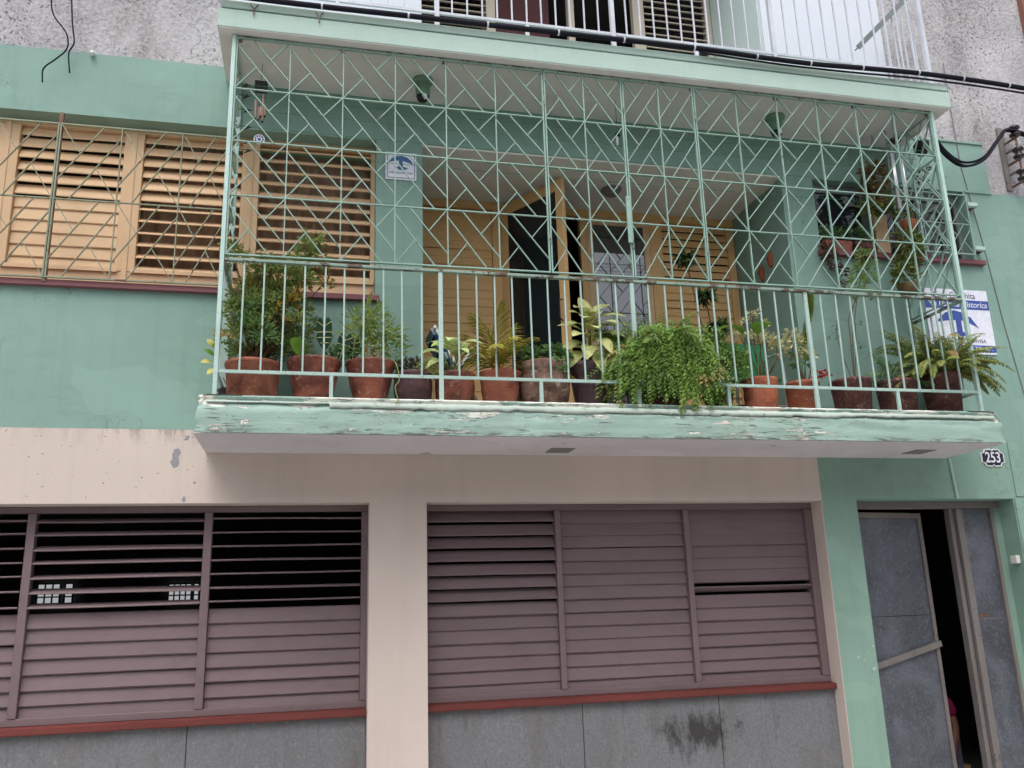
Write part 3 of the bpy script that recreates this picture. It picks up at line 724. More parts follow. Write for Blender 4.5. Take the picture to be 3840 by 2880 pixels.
m = MB(); lb(m, 0, Lf-.04, 1.424, 2.27, .018); m.build('leaf_sheet', M['sheet'], dr)
m = MB(); lb(m, Lf-.04, Lf, .03, 2.32, .05); lb(m, 0, Lf-.041, 2.272, 2.32, .05); m.build('leaf_frame', M['frame_grey'], dr)
p0 = Vector((hx, hy, 0)) - nv*.030; m = MB()
m.bar(tuple(p0+dv*.02+Vector((0, 0, 1.005))), tuple(p0+dv*(Lf+.01)+Vector((0, 0, 1.175))), .048, .03, (-nv.x, -nv.y, 0)); m.build('brace', M['frame_grey'], dr)

# ------------------------------------------------------------ neighbour sliver at the right edge
nb = MB().box(7.341, 12, YW-.05, YW+.4, 0, 11).build('neighbouring_house', M['brick']); tag(nb, 'brick red wall of the next house at the top right corner', 'building')

# ------------------------------------------------------------ iron: balcony grille
CELLBARS = (((.28, 1), (1, .22)), ((0, .87), (.76, 0)), ((1, 1), (.64, .61)), ((0, 0), (.38, .435)))
_cell = {}
def cell_meshes(w, h, mirror, axis, mat, bw, bd):
    key = (round(w, 4), round(h, 4), mirror, axis, mat.name)
    if key not in _cell:
        out = []
        for (a, b) in CELLBARS:
            pts = []
            for (u, v) in (a, b):
                if mirror: u = 1-u
                pts.append((u*w, 0, v*h) if axis == 'x' else (0, u*w, v*h))
            d = (Vector(pts[1])-Vector(pts[0])).normalized()*.004
            m = MB().bar(Vector(pts[0])+d, Vector(pts[1])-d, bw, bd, (0, 1, 0) if axis == 'x' else (1, 0, 0))
            out.append(m.mesh('diagonal_bar', mat))
        _cell[key] = out
    return _cell[key]
def panel(par, cols, rows, y, mirror, mat, bw=.0078, bd=.017, axis='x', x=None, name='grille_panel', fr=.0105, fd=.020):
    """one welded panel: perimeter frame mesh + bars as children. axis 'y' runs back towards the wall at x."""
    P = (lambda u, z: (u, y, z)) if axis == 'x' else (lambda u, z: (x, u, z))
    up = (0, 1, 0) if axis == 'x' else (1, 0, 0)
    f = MB(); a, b, c, d = cols[0]+fr/2, cols[-1]-fr/2, rows[0], rows[-1]
    f.bar(P(a, c), P(a, d), fr, fd, up); f.bar(P(b, c), P(b, d), fr, fd, up)
    f.bar(P(a+fr/2, c+fr/2), P(b-fr/2, c+fr/2), fr, fd*.96, up); f.bar(P(a+fr/2, d-fr/2), P(b-fr/2, d-fr/2), fr, fd*.96, up)
    p = f.build(name, mat, par)
    for u in cols[1:-1]: MB().bar(P(u, c+fr), P(u, d-fr), bw, bd+.002, up).build('vertical_bar', mat, p)
    for z in rows[1:-1]: MB().bar(P(a+fr/2, z), P(b-fr/2, z), bw, bd, up).build('horizontal_bar', mat, p)
    for i in range(len(cols)-1):
        for j in range(len(rows)-1):
            for me in cell_meshes(cols[i+1]-cols[i], rows[j+1]-rows[j], mirror, axis, mat, bw*.86, bd*.86):
                loc = P(cols[i], rows[j]); link('diagonal_bar', me, p, loc, (R(random.gauss(0, .35)), R(random.gauss(0, .35)), R(random.gauss(0, .25))))
    return p
ROWS = [4.066, 4.5305, 4.9635, 5.3955, 5.829]
G = thing('balcony_grille', (2.37, YC, 4.083), 'mint iron security grille with diagonal bars closing the balcony front', 'grille')
panel(G, frange(-.640, 1.738, 7), ROWS, YC, False, M['mint'])
panel(G, frange(1.746, 2.412, 3), ROWS, YC, False, M['mint'])
panel(G, frange(2.420, 3.050, 3), ROWS, YC, True, M['mint'])
panel(G, frange(3.058, 5.376, 7), ROWS, YC, True, M['mint'])
panel(G, frange(YC+.03, YW-.01, 2), ROWS, 0, True, M['mint'], axis='y', x=-.655)
panel(G, frange(YC+.03, YW-.01, 3), ROWS, 0, False, M['mint'], axis='y', x=5.392)
for x0, x1 in ((-.672, -.643), (5.379, 5.408)):
    o = MB().box(x0, x1, YC-.018, YC+.018, 3.035, 5.84).build('corner_post', M['post'], G); bevel(o, .002)
MB().box(-.642, 5.378, YC-.006, YC+.020, 5.831, 5.846).build('top_rail', M['mint_worn_shaded'], G)
for x in (-.62, .145, .94, 1.742, 2.416, 3.054, 3.84, 4.61, 5.36): MB().box(x-.02, x+.02, YC+.004, YC+.018, 5.80, 5.8305).build('ceiling_lug', M['rust'], G)
for x in (1.742, 2.416, 3.054):
    for z in (4.35, 5.55): MB().tube([(x, YC-.016, z-.04), (x, YC-.016, z+.04)], .007, 6).build('hinge', M['mint_worn_shaded'], G)
MB().box(2.38, 2.412, YC-.03, YC-.014, 4.35, 4.75).build('bolt', M['mint'], G)
for z in (4.6, 4.72, 4.95, 5.1, 5.2, 4.45, 4.3): # toothed strip on the left side panel
    MB().prism([(-.62, z), (-.602, z+.085), (-.638, z+.085)], 6.18, 6.184).build('spike', M['post'], G)

# ------------------------------------------------------------ balcony railing
RL = thing('balcony_railing', (2.37, YC, 3.04), 'mint iron railing with upright bars along the balcony edge', 'railing')
o = MB().box(-.642, 5.378, YC-.018, YC+.020, 4.020, 4.042).build('top_rail', M['mint_worn_shaded'], RL); bevel(o, .003)
o = MB().box(-.642, 5.378, YC-.010, YC+.010, 3.205, 3.227).build('bottom_rail', M['mint_rail'], RL)
bal = MB().box(-.0058, .0058, -.0058, .0058, 0, 4.019-3.228).mesh('baluster', M['mint_rail'])
posts = [-.642, .885, 2.384, 3.884, 5.378]
for a, b in zip(posts, posts[1:]):
    for i in range(1, 11): link('baluster', bal, RL, (a+(b-a)*i/11 + random.uniform(-.004, .004), YC, 3.228), (R(random.uniform(-.2, .2)), R(random.uniform(-.35, .35)), 0))
    xm = (a+b)/2 - .01; MB().box(xm-.013, xm+.013, YC-.010, YC+.010, 3.035, 3.204).build('short_post', M['mint_rail'], RL)
for x in posts[1:-1]: o = MB().box(x-.016, x+.016, YC-.013, YC+.013, 3.03, 4.019).build('post', M['mint_rail'], RL); bevel(o, .002)
for x in (-.655, 5.392):   # side returns
    MB().box(x-.012, x+.012, YC+.03, YW-.01, 4.020, 4.042).build('top_rail', M['mint_worn_shaded'], RL)
    MB().box(x-.008, x+.008, YC+.03, YW-.01, 3.205, 3.225).build('bottom_rail', M['mint_rail'], RL)
    for i in range(1, 5): link('baluster', bal, RL, (x, YC+.03+.62*i/5, 3.2275))
    MB().box(x-.012, x+.012, YW-.035, YW-.011, 3.035, 4.019).build('post', M['mint_rail'], RL)

# ------------------------------------------------------------ window grilles
WG = thing('window_grille', (-2.2, 6.57, 4.06), 'rusty olive iron grille over the tan window left of the balcony', 'grille')
panel(WG, [-1.966-.4485*i for i in (4, 3, 2, 1, 0)], [4.055, 4.69, 5.325], 6.57, True, M['olive'])
panel(WG, [-1.960, -1.516, -1.071, -.715], [4.055, 4.69, 5.325], 6.57, True, M['olive'])
MB().box(-1.978, -1.948, 6.572, 6.60, 4.03, 5.42).build('support_post', M['rust'], WG)
RG = thing('window_grille', (5.8, 6.54, 4.73), 'small pale iron grille bolted over the dark window at the right', 'grille')
panel(RG, frange(5.36, 6.14, 4), [4.73, 5.045, 5.36], 6.54, True, M['mint'], .008, .010)
for z in (4.80, 5.26):
    o = MB().box(6.141, 6.25, 6.52, 6.56, z-.018, z+.018).build('bracket', M['post'], RG); MB().tube([(6.25, 6.54, z), (6.25, YW, z)], .02, 8).build('bolt', M['rust'], RG)

# ------------------------------------------------------------ upper balcony railing
UR = thing('upper_railing', (2.35, 6.0, 6.095), 'white iron railing of the balcony above the canopy', 'railing')
MB().box(-.70, 5.49, 5.99, 6.01, 6.268, 6.290).build('bottom_rail', M['white_iron'], UR)
MB().box(-.70, 5.49, 5.985, 6.015, 7.15, 7.19).build('top_rail', M['white_iron'], UR)
ub = MB().box(-.006, .006, -.006, .006, 0, .858).mesh('baluster', M['white_iron'])
up_ = [-.69, .885, 2.39, 3.90, 5.478]
for a, b in zip(up_, up_[1:]):
    for i in range(1, 12): link('baluster', ub, UR, (a+(b-a)*i/12, 6.0, 6.291), (0, R(random.uniform(-.3, .3)), 0))
    MB().box((a+b)/2-.016, (a+b)/2+.016, 5.99, 6.01, 6.094, 6.267).build('short_post', M['white_iron'], UR)
for x in up_: MB().box(x-.018, x+.018, 5.982, 6.018, 6.094, 7.149).build('post', M['white_iron'], UR)
for i in range(1, 5): link('baluster', ub, UR, (5.478, 6.0+.6*i/5, 6.291))
MB().box(5.468, 5.488, 6.019, YW, 6.268, 6.290).build('side_rail', M['white_iron'], UR)
AB = MB().bar((5.00, 6.30, 6.70), (5.75, 6.34, 7.46), .05, .012).bar((5.00, 6.325, 6.70), (5.75, 6.365, 7.46), .012, .05).build('angle_iron', M['grey_iron'])
tag(AB, 'grey angle iron strut leaning against the white upper wall', 'strut')

# ------------------------------------------------------------ cables and electrical bits
def spline(pts, n=10):
    out = []
    P = [Vector(p) for p in pts]; P = [P[0]*2-P[1]] + P + [P[-1]*2-P[-2]]
    for i in range(1, len(P)-2):
        for k in range(n):
            t = k/n; a, b, c, d = P[i-1:i+3]
            out.append(.5*((2*b)+(c-a)*t+(2*a-5*b+4*c-d)*t*t+(3*b-a-3*c+d)*t**3))
    out.append(P[-2]); return out
ck = [(-2.6, 5.84, 6.14), (-.6, 5.84, 6.078), (.8, 5.84, 6.088), (2.0, 5.84, 6.098), (3.05, 5.84, 6.108), (3.7, 5.84, 6.094), (4.2, 5.83, 6.085), (4.8, 5.83, 6.108), (5.4, 5.84, 6.128), (6.4, 5.9, 6.15), (8.2, 6.0, 6.13)]
ck = [(a, b+.01, c+.018) for a, b, c in ck]
cp = spline(ck, 8)
CB = thing('cable_bundle', (2.4, 5.84, 6.09), 'thick black cable bundle tied along the canopy edge', 'cable')
MB().tube(cp, .0215, 8).build('sheath', M['cable'], CB, True)
run = .3
for i in range(1, len(cp)-2):
    p = cp[i]; q = cp[i+1]; t = (q-p).normalized(); run += (q-p).length
    if run < .5: continue
    run = 0
    MB().tube([tuple(p-t*.007), tuple(p+t*.007)], .024, 10).build('tie', M['tie'], CB)
o = MB().tube(spline([(3.1, 5.85, 6.088), (3.8, 5.85, 6.066), (4.5, 5.85, 6.070), (5.3, 5.86, 6.098), (6.4, 5.92, 6.122), (8.2, 6.0, 6.095)], 8), .009, 6).build('thin_cable', M['cable'], None, True)
tag(o, 'thin black cable hanging just below the thick bundle', 'cable')
for k, (dz, dy) in enumerate(((0, 0), (-.03, .02), (-.045, -.015))):
    o = MB().tube(spline([(5.40, 5.99+dy, 5.615+dz), (5.72, 6.2+dy, 5.585+dz), (6.02, 6.35+dy, 5.60+dz), (6.32, 6.42+dy, 5.72+dz*.6), (6.58, 6.45+dy, 5.98+dz*.3), (6.76, 6.47+dy, 6.10+dz*.3), (7.3, 6.5+dy, 6.0+dz)], 8), .012, 7).build('service_cable', M['cable'], None, True)
    tag(o, ('uppermost', 'middle', 'lowest')[k] + ' of the slack cables from the grille corner to the insulator rack', 'cable', 'service cables at the right')
RK = thing('insulator_rack', (6.83, YW, 5.5), 'rusty wall rack with three dark spool insulators', 'insulator')
MB().tube([(6.83, 6.50, 5.50), (6.83, 6.50, 6.18)], .010, 6).build('rod', M['rust'], RK)
for z in (6.10, 5.86, 5.62):
    MB().lathe([(.012, -.05), (.05, -.05), (.055, -.03), (.035, -.02), (.03, 0), (.035, .02), (.055, .03), (.05, .05), (.012, .05)], (6.83, 6.50, z), 16).build('spool', M['ceramic'], RK, True)
    for s_ in (-.07, .065): MB().bar((6.83, 6.49, z+s_), (6.80, YW, z+s_-.01), .035, .008, (0, 0, 1)).build('arm', M['rust'], RK)
MB().box(6.74, 6.80, YW-.012, YW+.02, 5.5, 6.2).build('backplate', M['frame_grey'], RK)
o = MB().tube(spline([(-2.12, 6.5, 6.46), (-2.09, 6.52, 6.25), (-1.985, 6.54, 6.10), (-1.972, 6.55, 5.97), (-2.04, 6.54, 5.86), (-2.115, 6.53, 5.76), (-2.112, 6.53, 5.64)], 6), .006, 6).build('hanging_wire', M['cable'], None, True); tag(o, 'left loose wire curling down over the green band, hooked end', 'wire')
o = MB().tube(spline([(-1.975, 6.52, 6.46), (-1.95, 6.54, 6.2), (-1.925, 6.55, 6.03), (-1.955, 6.55, 5.93), (-1.93, 6.54, 5.75)], 6), .006, 6).build('hanging_wire', M['cable'], None, True); tag(o, 'right loose wire ending straight over the green band', 'wire')
o = MB().lathe([(0, 0), (.016, .002), (.02, .014), (.014, .022), (.02, .03), (.012, .044), (0, .046)], (0, 0, 0), 12).build('knob_insulator', M['porcelain'], None, True, (0, 0, 0)); o.location = (-1.80, YW-.002, 5.985); o.rotation_euler = (R(90), 0, 0); tag(o, 'small white porcelain knob on the green band edge', 'insulator')
o = MB().tube([(6.24, YW-.004, 6.9), (6.23, YW-.004, 6.305), (6.228, YW-.006, 5.74), (6.33, YW-.006, 4.88), (6.40, YW-.006, 4.1), (6.49, YW-.006, 3.36), (6.55, YW-.006, 2.6)], .0045, 5).build('wall_wire', M['patch']); tag(o, 'thin wire running down the wall right of the balcony', 'wire')
o = MB().tube([(5.553, YW-.010, 2.77), (5.578, YW-.010, 2.411)], .012, 8).build('conduit', M['post']); tag(o, 'pale conduit pipe between balcony slab and street door', 'pipe')
JB = MB().box(6.118, 6.162, 6.66, 6.73, 1.84, 1.91).build('bell_box', M['white_plastic']); bevel(JB, .004); tag(JB, 'small white bell box on the street door reveal', 'box')
for i, x in enumerate((-.52, -.04)):
    o = MB().tube([(x-.03, 5.875, 6.06), (x-.005, 5.875, 6.03), (x, 5.872, 6.0), (x+.002, 5.872, 5.965)], .0045, 5).tube([(x+.03, 5.875, 6.065), (x+.012, 5.875, 6.035), (x, 5.872, 6.005)], .0045, 5).build('wire_hook', M['rust']); tag(o, ('leftmost' if i == 0 else 'second from left') + ' rusty wire hook on the canopy fascia', 'hook', 'wire hooks on the fascia')

# ------------------------------------------------------------ signs
def text_mesh(name, s, size, mat, w_max=None, shear=0, ext=.0008, off=0):
    cu = bpy.data.curves.new(name, 'FONT'); cu.body = s; cu.size = size; cu.extrude = ext; cu.align_x = 'CENTER'; cu.align_y = 'CENTER'; cu.shear = shear; cu.offset = off
    t = bpy.data.objects.new(name, cu); C.objects.link(t)
    bpy.context.view_layer.update(); dg = bpy.context.evaluated_depsgraph_get()
    me = bpy.data.meshes.new_from_object(t.evaluated_get(dg)); bpy.data.objects.remove(t); bpy.data.curves.remove(cu)
    xs = [v.co.x for v in me.vertices]
    if w_max and xs and (max(xs)-min(xs)) > 0:
        k = w_max/(max(xs)-min(xs))
        for v in me.vertices: v.co.x *= k
    me.materials.clear(); me.materials.append(mat); me.name = name; return me
def put_text(par, s, size, mat, x, y, z, w=None, shear=0, name='lettering', off=0):
    return link(name, text_mesh(name, s, size, mat, w, shear, .0008, off), par, (x, y, z), (R(90), 0, 0))
yS = YW-.012
S1 = thing('rental_sign', (.66, YW, 5.093), 'small white sign with a blue anchor-like emblem on the green pier', 'sign')
MB().box(.530, .788, yS, YW-.001, 5.094, 5.343).build('board', M['sign_white'], S1)
b = MB()
for x0, x1, z0, z1 in ((.543, .775, 5.325, 5.330), (.543, .775, 5.107, 5.112), (.543, .548, 5.112, 5.325), (.770, .775, 5.112, 5.325)): b.box(x0, x1, yS-.002, yS-.0005, z0, z1)
b.build('border_line', M['sign_line'], S1)
MB().prism([(.555, 5.248), (.585, 5.285), (.62, 5.306), (.665, 5.312), (.705, 5.302), (.74, 5.278), (.764, 5.232), (.72, 5.254), (.672, 5.267), (.672, 5.210), (.690, 5.211), (.718, 5.197), (.69, 5.184), (.645, 5.182), (.618, 5.204), (.634, 5.208), (.640, 5.216), (.640, 5.269), (.60, 5.262)], yS-.003, yS-.0005).build('emblem', M['sign_blue2'], S1)
put_text(S1, 'ARRENDADOR DIVISA', .022, M['sign_line'], .658, yS-.001, 5.155, .2)
S2 = thing('guesthouse_sign', (5.905, YW, 3.757), 'large white and blue guesthouse sign on the wall behind the fern', 'sign')
MB().box(5.557, 6.257, yS, YW-.001, 3.760, 4.397).build('board', M['sign_white'], S2)
MB().box(5.558, 6.256, yS-.002, yS-.0005, 4.200, 4.292).build('band', M['sign_blue'], S2)
MB().box(5.558, 6.256, yS-.002, yS-.0005, 3.780, 3.846).build('band', M['sign_blue'], S2)
MB().prism([(5.64, 4.06), (5.76, 4.16), (5.86, 4.185), (5.93, 4.17), (6.03, 4.12), (6.10, 4.02), (6.02, 4.06), (5.92, 4.09), (5.92, 3.97), (6.0, 3.975), (5.96, 3.935), (5.88, 3.93), (5.83, 3.965), (5.86, 3.97), (5.86, 4.09), (5.76, 4.08)], yS-.003, yS-.0005).build('emblem', M['sign_blue'], S2)
put_text(S2, 'Casa Conchita', .085, M['sign_line'], 5.89, yS-.001, 4.335, .46)
put_text(S2, 'La Habana Historica', .085, M['sign_white'], 5.92, yS-.0028, 4.246, .62, .25)
put_text(S2, 'ARRENDADOR DIVISA', .05, M['sign_line'], 5.90, yS-.001, 3.885, .52)
put_text(S2, 'TELEF.', .05, M['sign_white'], 6.12, yS-.0028, 3.812, .2)
# number plate
NP = thing('house_number_plate', (6.015, YW, 2.78), 'navy house number plate 253 with a white rim by the street door', 'sign')
def plate(k, cx=6.015, cz=2.78):
    pts = []
    base = [(-.078, .078), (-.02, .083), (0, .070), (.02, .083), (.078, .078), (.092, .052), (.124, .040), (.122, .0), (.124, -.040), (.092, -.052), (.078, -.078), (.02, -.083), (0, -.070), (-.02, -.083), (-.078, -.078), (-.092, -.052), (-.124, -.040), (-.122, 0), (-.124, .040), (-.092, .052)]
    for x, z in base:
        l = math.hypot(x, z); kk = (l-k)/l; pts.append((cx+x*kk, cz+z*kk))
    return list(reversed(pts))
MB().prism(plate(0), YW-.010, YW-.001).build('rim', M['porcelain'], NP)
MB().prism(plate(.013), YW-.0125, YW-.0102).build('field', M['navy'], NP)
put_text(NP, '253', .135, M['porcelain'], 6.015, YW-.0135, 2.778, .155, name='number', off=.0022)
MD = thing('glass_medallion', (-.47, 6.30, 5.13), 'small round blue and white medallion hanging by the left corner', 'ornament')
MB().tube([(-.47, 6.296, 5.176), (-.47, 6.304, 5.176)], .042, 20).build('disc', M['sign_white'], MD)
for i in range(9):
    a = 2*math.pi*i/9; MB().tube([(-.47+.029*math.cos(a), 6.294, 5.176+.029*math.sin(a)), (-.47+.029*math.cos(a), 6.2955, 5.176+.029*math.sin(a))], .008, 8).build('blue_dot', M['navy'], MD)
MB().tube([(-.47, 6.294, 5.176), (-.47, 6.2955, 5.176)], .014, 10).build('blue_dot', M['sign_blue2'], MD)
MB().tube([(-.47, 6.30, 5.218), (-.47, 6.30, 5.40)], .0015, 4).build('cord', M['black'], MD)

# ------------------------------------------------------------ lamps
def ceiling_lamp(x, y, z1, lab):
    t = thing('ceiling_lamp', (x, y, z1), lab, 'lamp', 'green lamps under the canopy')
    MB().lathe([(0, 0), (.084, 0), (.088, -.010), (.086, -.022), (.066, -.034), (.063, -.04), (.060, -.10), (.056, -.15), (.052, -.15), (.056, -.04), (0, -.036)], (x, y, z1), 24).build('shade', M['lampgreen'], t)
    MB().lathe([(0, -.12), (.046, -.12), (.046, -.18), (.03, -.19), (0, -.19)], (x, y, z1), 16).build('bulb_cage', M['black'], t)
    MB().lathe([(0, -.125), (.022, -.135), (.026, -.175), (.0, -.193)], (x+.01, y-.03, z1), 10).build('bulb', M['porcelain'], t, True)
ceiling_lamp(.806, 6.30, 5.846, 'green enamel ceiling lamp nearer the left end of the canopy')
ceiling_lamp(4.02, 6.30, 5.846, 'green enamel ceiling lamp nearer the right end of the canopy')
t = thing('flush_lamp', (2.70, 7.1, 5.44), 'dark dish lamp on the ceiling above the balcony doors', 'lamp')
MB().lathe([(0, 0), (.10, 0), (.095, -.01), (.06, -.055), (0, -.058)], (2.72, 7.15, 5.4445), 24).build('dish', M['patch'], t, True)
t = thing('hanging_bulb', (2.485, 6.3, 5.55), 'white energy-saving bulb hanging on a short flex', 'lamp')
MB().tube([(2.485, 6.3, 5.846), (2.485, 6.3, 5.53)], .002, 5).build('flex', M['black'], t)
MB().lathe([(0, .02), (.022, .02), (.024, -.01), (.014, -.014)], (2.485, 6.3, 5.51), 12).build('holder', M['black'], t)
MB().tube([(2.480, 6.3, 5.495), (2.480, 6.3, 5.415)], .012, 8).build('bulb', M['porcelain'], t, True)

# ------------------------------------------------------------ wind chimes
t = thing('wind_chime', (-.47, 6.30, 5.64), 'wind chime with black box top and pinkish tubes at the left corner', 'wind chime')
MB().box(-.520, -.424, 6.27, 6.33, 5.60, 5.675).build('box_top', M['black'], t)
MB().tube([(-.473, 6.3, 5.655), (-.473, 6.3, 5.77), (-.47, 6.3, 5.848)], .002, 4).build('cord', M['black'], t)
for i, (dx, dy, z1, z0) in enumerate(((-.035, 0, 5.52, 5.36), (-.012, .02, 5.47, 5.365), (.006, -.02, 5.45, 5.37), (.018, .01, 5.575, 5.345), (.032, .02, 5.50, 5.40))):
    MB().tube([(-.473+dx, 6.3+dy, z1), (-.473+dx, 6.3+dy, z0)], .0085, 8).build('tube', M['wood_tube'], t, True)
    MB().tube([(-.473+dx, 6.3+dy, z0-.003), (-.473+dx, 6.3+dy, z0-.012)], .009, 8).build('tube_end', M['black'], t)
    MB().tube([(-.473+dx, 6.3+dy, z1), (-.473+dx, 6.3+dy, 5.586)], .0012, 4).build('string', M['black'], t)
t = thing('wind_chime', (5.11, 6.15, 5.65), 'wind chime with three long silvery tubes at the right corner', 'wind chime')
MB().lathe([(0, .02), (.05, .01), (.055, -.01), (0, -.015)], (5.12, 6.15, 5.63), 14).build('top_disc', M['ceramic'], t, True)
MB().tube([(5.12, 6.15, 5.65), (5.12, 6.15, 5.848)], .002, 4).build('cord', M['black'], t)
for dx, dy, z1, z0 in ((-.045, 0, 5.50, 4.95), (-.015, .02, 5.56, 4.93), (.05, -.01, 5.50, 5.0)):
    MB().tube([(5.105+dx, 6.15+dy, z1), (5.105+dx, 6.15+dy, z0)], .0105, 10).build('tube', M['steel'], t, True)
    MB().tube([(5.105+dx, 6.15+dy, z1), (5.12, 6.15, 5.62)], .0012, 4).build('string', M['black'], t)

# ------------------------------------------------------------ clothes lines and their coiled wire anchors
for i, (y, z) in enumerate(((6.12, 5.53), (6.22, 5.50), (6.34, 5.45), (6.44, 5.36), (6.52, 5.28), (6.56, 5.22))):
    pts = [(-.64+6.02*k/14, y, z - .02*math.sin(math.pi*k/14)) for k in range(15)]
    o = MB().tube(pts, .0022, 4).build('clothes_line', M['line_green']); tag(o, ('topmost', 'second highest', 'third highest', 'third lowest', 'second lowest', 'lowest')[i] + ' green clothes line strung across the balcony', 'clothes line', 'clothes lines')
    c = spline([(-.64, y, z), (-.60, y+.02, z+.012), (-.56, y-.02, z-.006), (-.60, y+.01, z-.02), (-.54, y, z+.002)], 4)
    a = MB().tube(c, .004, 5).build('wire_knot', M['black']); tag(a, ('topmost', 'second highest', 'third highest', 'third lowest', 'second lowest', 'lowest')[i] + ' black wire knot tying a clothes line at the left', 'wire', 'wire knots')
for i, (x, y, z) in enumerate(((4.203, 6.94, 4.73), (4.203, 7.12, 4.66))):
    t = thing('clay_mask', (x, y, z), ('upper' if i == 0 else 'lower') + ' oval clay mask hanging on the green side wall of the balcony', 'ornament', 'clay masks')
    MB().lathe([(0, .085), (.016, .078), (.028, .05), (.034, 0), (.028, -.05), (.016, -.078), (0, -.085)], (x, y, z), 14).build('face', M['mask'], t, True)
    MB().tube([(x-.042, y-.012, z+.02), (x-.042, y+.012, z-.01)], .006, 6).build('nose', M['mask'], t)

# ------------------------------------------------------------ chairs on the balcony
t = thing('deck_chair', (1.1, 6.75, 3.03), 'white framed folding chair with blue striped canvas behind the pots', 'chair')
for dy in (0, .38):
    MB().tube([(.93, 6.62+dy, 3.82), (1.31, 6.50+dy, 3.05)], .013, 8).build('frame_leg', M['white_plastic'], t, True)
    MB().tube([(.90, 6.62+dy, 3.05), (1.22, 6.52+dy, 3.62)], .013, 8).build('frame_leg', M['white_plastic'], t, True)
for i in range(14):
    k = i/14; x = .90+.36*k; z = 3.80-.72*k; x2 = x+.36/14; z2 = z-.72/14; y = 6.63-.12*k
    MB().quad((x, y, z), (x, y+.36, z), (x2, y+.36, z2), (x2, y, z2)).quad((x, y, z), (x2, y, z2), (x2+.05, y+.02, z2+.01), (x+.05, y+.02, z+.01)).build('canvas_strip', M['blue_cloth'] if i % 2 else M['pale_cloth'], t)
MB().tube([(.93, 6.60, 3.80), (.93, 7.02, 3.80)], .012, 8).build('top_tube', M['white_plastic'], t, True)
t = thing('patio_chair', (3.65, 6.75, 3.03), 'green webbed chair with bent aluminium tube arms behind the pots', 'chair')
MB().box(3.43, 3.86, 6.66, 6.68, 3.40, 3.78).build('backrest', M['green_plastic'], t)
MB().box(3.43, 3.86, 6.42, 6.66, 3.385, 3.405).build('seat', M['green_plastic'], t)
for x in (3.42, 3.87):
    MB().tube(spline([(x, 6.40, 3.04), (x, 6.38, 3.35), (x, 6.42, 3.60), (x, 6.55, 3.64), (x, 6.70, 3.60), (x, 6.78, 3.04)], 6), .013, 8).build('side_tube', M['steel'], t, True)
MB().tube([(3.42, 6.40, 3.16), (3.87, 6.40, 3.16)], .011, 8).build('cross_tube', M['steel'], t)

# ------------------------------------------------------------ plants
FLOOR = 3.042
def pot(par, x, y, r, rb, h, mat, style='flare', z0=FLOOR):
    if style == 'flare': pr = [(0, 0), (rb, 0), (rb*1.03, .01), (rb+(r-rb)*.55, h*.5), (r*.90, h*.78), (r*.91, h*.80), (r*.99, h*.93), (r, h*.97), (r*.985, h), (r*.92, h), (r*.88, h*.85), (0, h*.85)]
    elif style == 'bowl': pr = [(0, 0), (rb, 0), (rb+(r-rb)*.7, h*.3), (r*.97, h*.62), (r*.93, h*.84), (r, h*.9), (r, h*.97), (r*.97, h), (r*.9, h), (r*.85, h*.88), (0, h*.88)]
    elif style == 'barrel': pr = [(0, 0), (rb, 0), (r*.97, h*.35), (r*1.0, h*.6), (r*.93, h*.78), (r*.96, h*.8), (r, h*.86), (r*1.0, h*.98), (r*.97, h), (r*.88, h), (r*.85, h*.9), (0, h*.9)]
    else: pr = [(0, 0), (rb, 0), (rb+(r-rb)*.9, h*.9), (r*1.0, h*.905), (r*1.03, h*.92), (r*1.03, h*.99), (r, h), (r*.93, h), (r*.9, h*.9), (0, h*.9)]
    o = MB().lathe(pr, (x, y, z0), 32, 0, .025).build('pot', mat, par, True)
    sm = [(r*.86, h*.86), (r*.4, h*.9), (0, h*.9)]
    MB().lathe(sm, (x, y, z0), 16).build('soil', M['soil'], par, True)
    return z0+h*.88
def rdir(up=.3):
    a = random.uniform(0, 2*math.pi); return Vector((math.cos(a), math.sin(a), random.uniform(-.6, .9)+up)).normalized()
def clumps(par, cl, n, L, W, mat, shape=0, up=.3, name='foliage', curl=.5, jit=.5, stems=None, stem_from=None):
    m = MB()
    tot = sum(c[3]**2 for c in cl)
    for (x, y, z, r) in cl:
        for _ in range(int(n*r*r/tot)):
            d = rdir(0); rr = r*random.random()**.45
            p = Vector((x, y, z)) + Vector((d.x, d.y*.9, d.z))*rr
            dd = (d + Vector((random.uniform(-jit, jit), random.uniform(-jit, jit), random.uniform(-jit, jit)+up))).normalized()
            k = random.uniform(.6, 1.25); m.leaf(face_mat(dd, rdir(.6), p), L*k, W*k, 2, curl*random.random(), .3, shape)
    o = m.build(name, mat, par); tag(o, kind='stuff')
    if stem_from:
        s = MB()
        for (x, y, z, r) in cl:
            a = Vector(stem_from); b = Vector((x, y, z)); mid = (a+b)/2 + Vector((random.uniform(-.03, .03), random.uniform(-.03, .03), .02))
            s.tube(spline([a+Vector((random.uniform(-.03, .03), random.uniform(-.03, .03), 0)), mid, b], 4), [.005]*4+[.004]*4+[.003], 5)
        s.build('stems', stems or M['twig'], par, True)
    return o
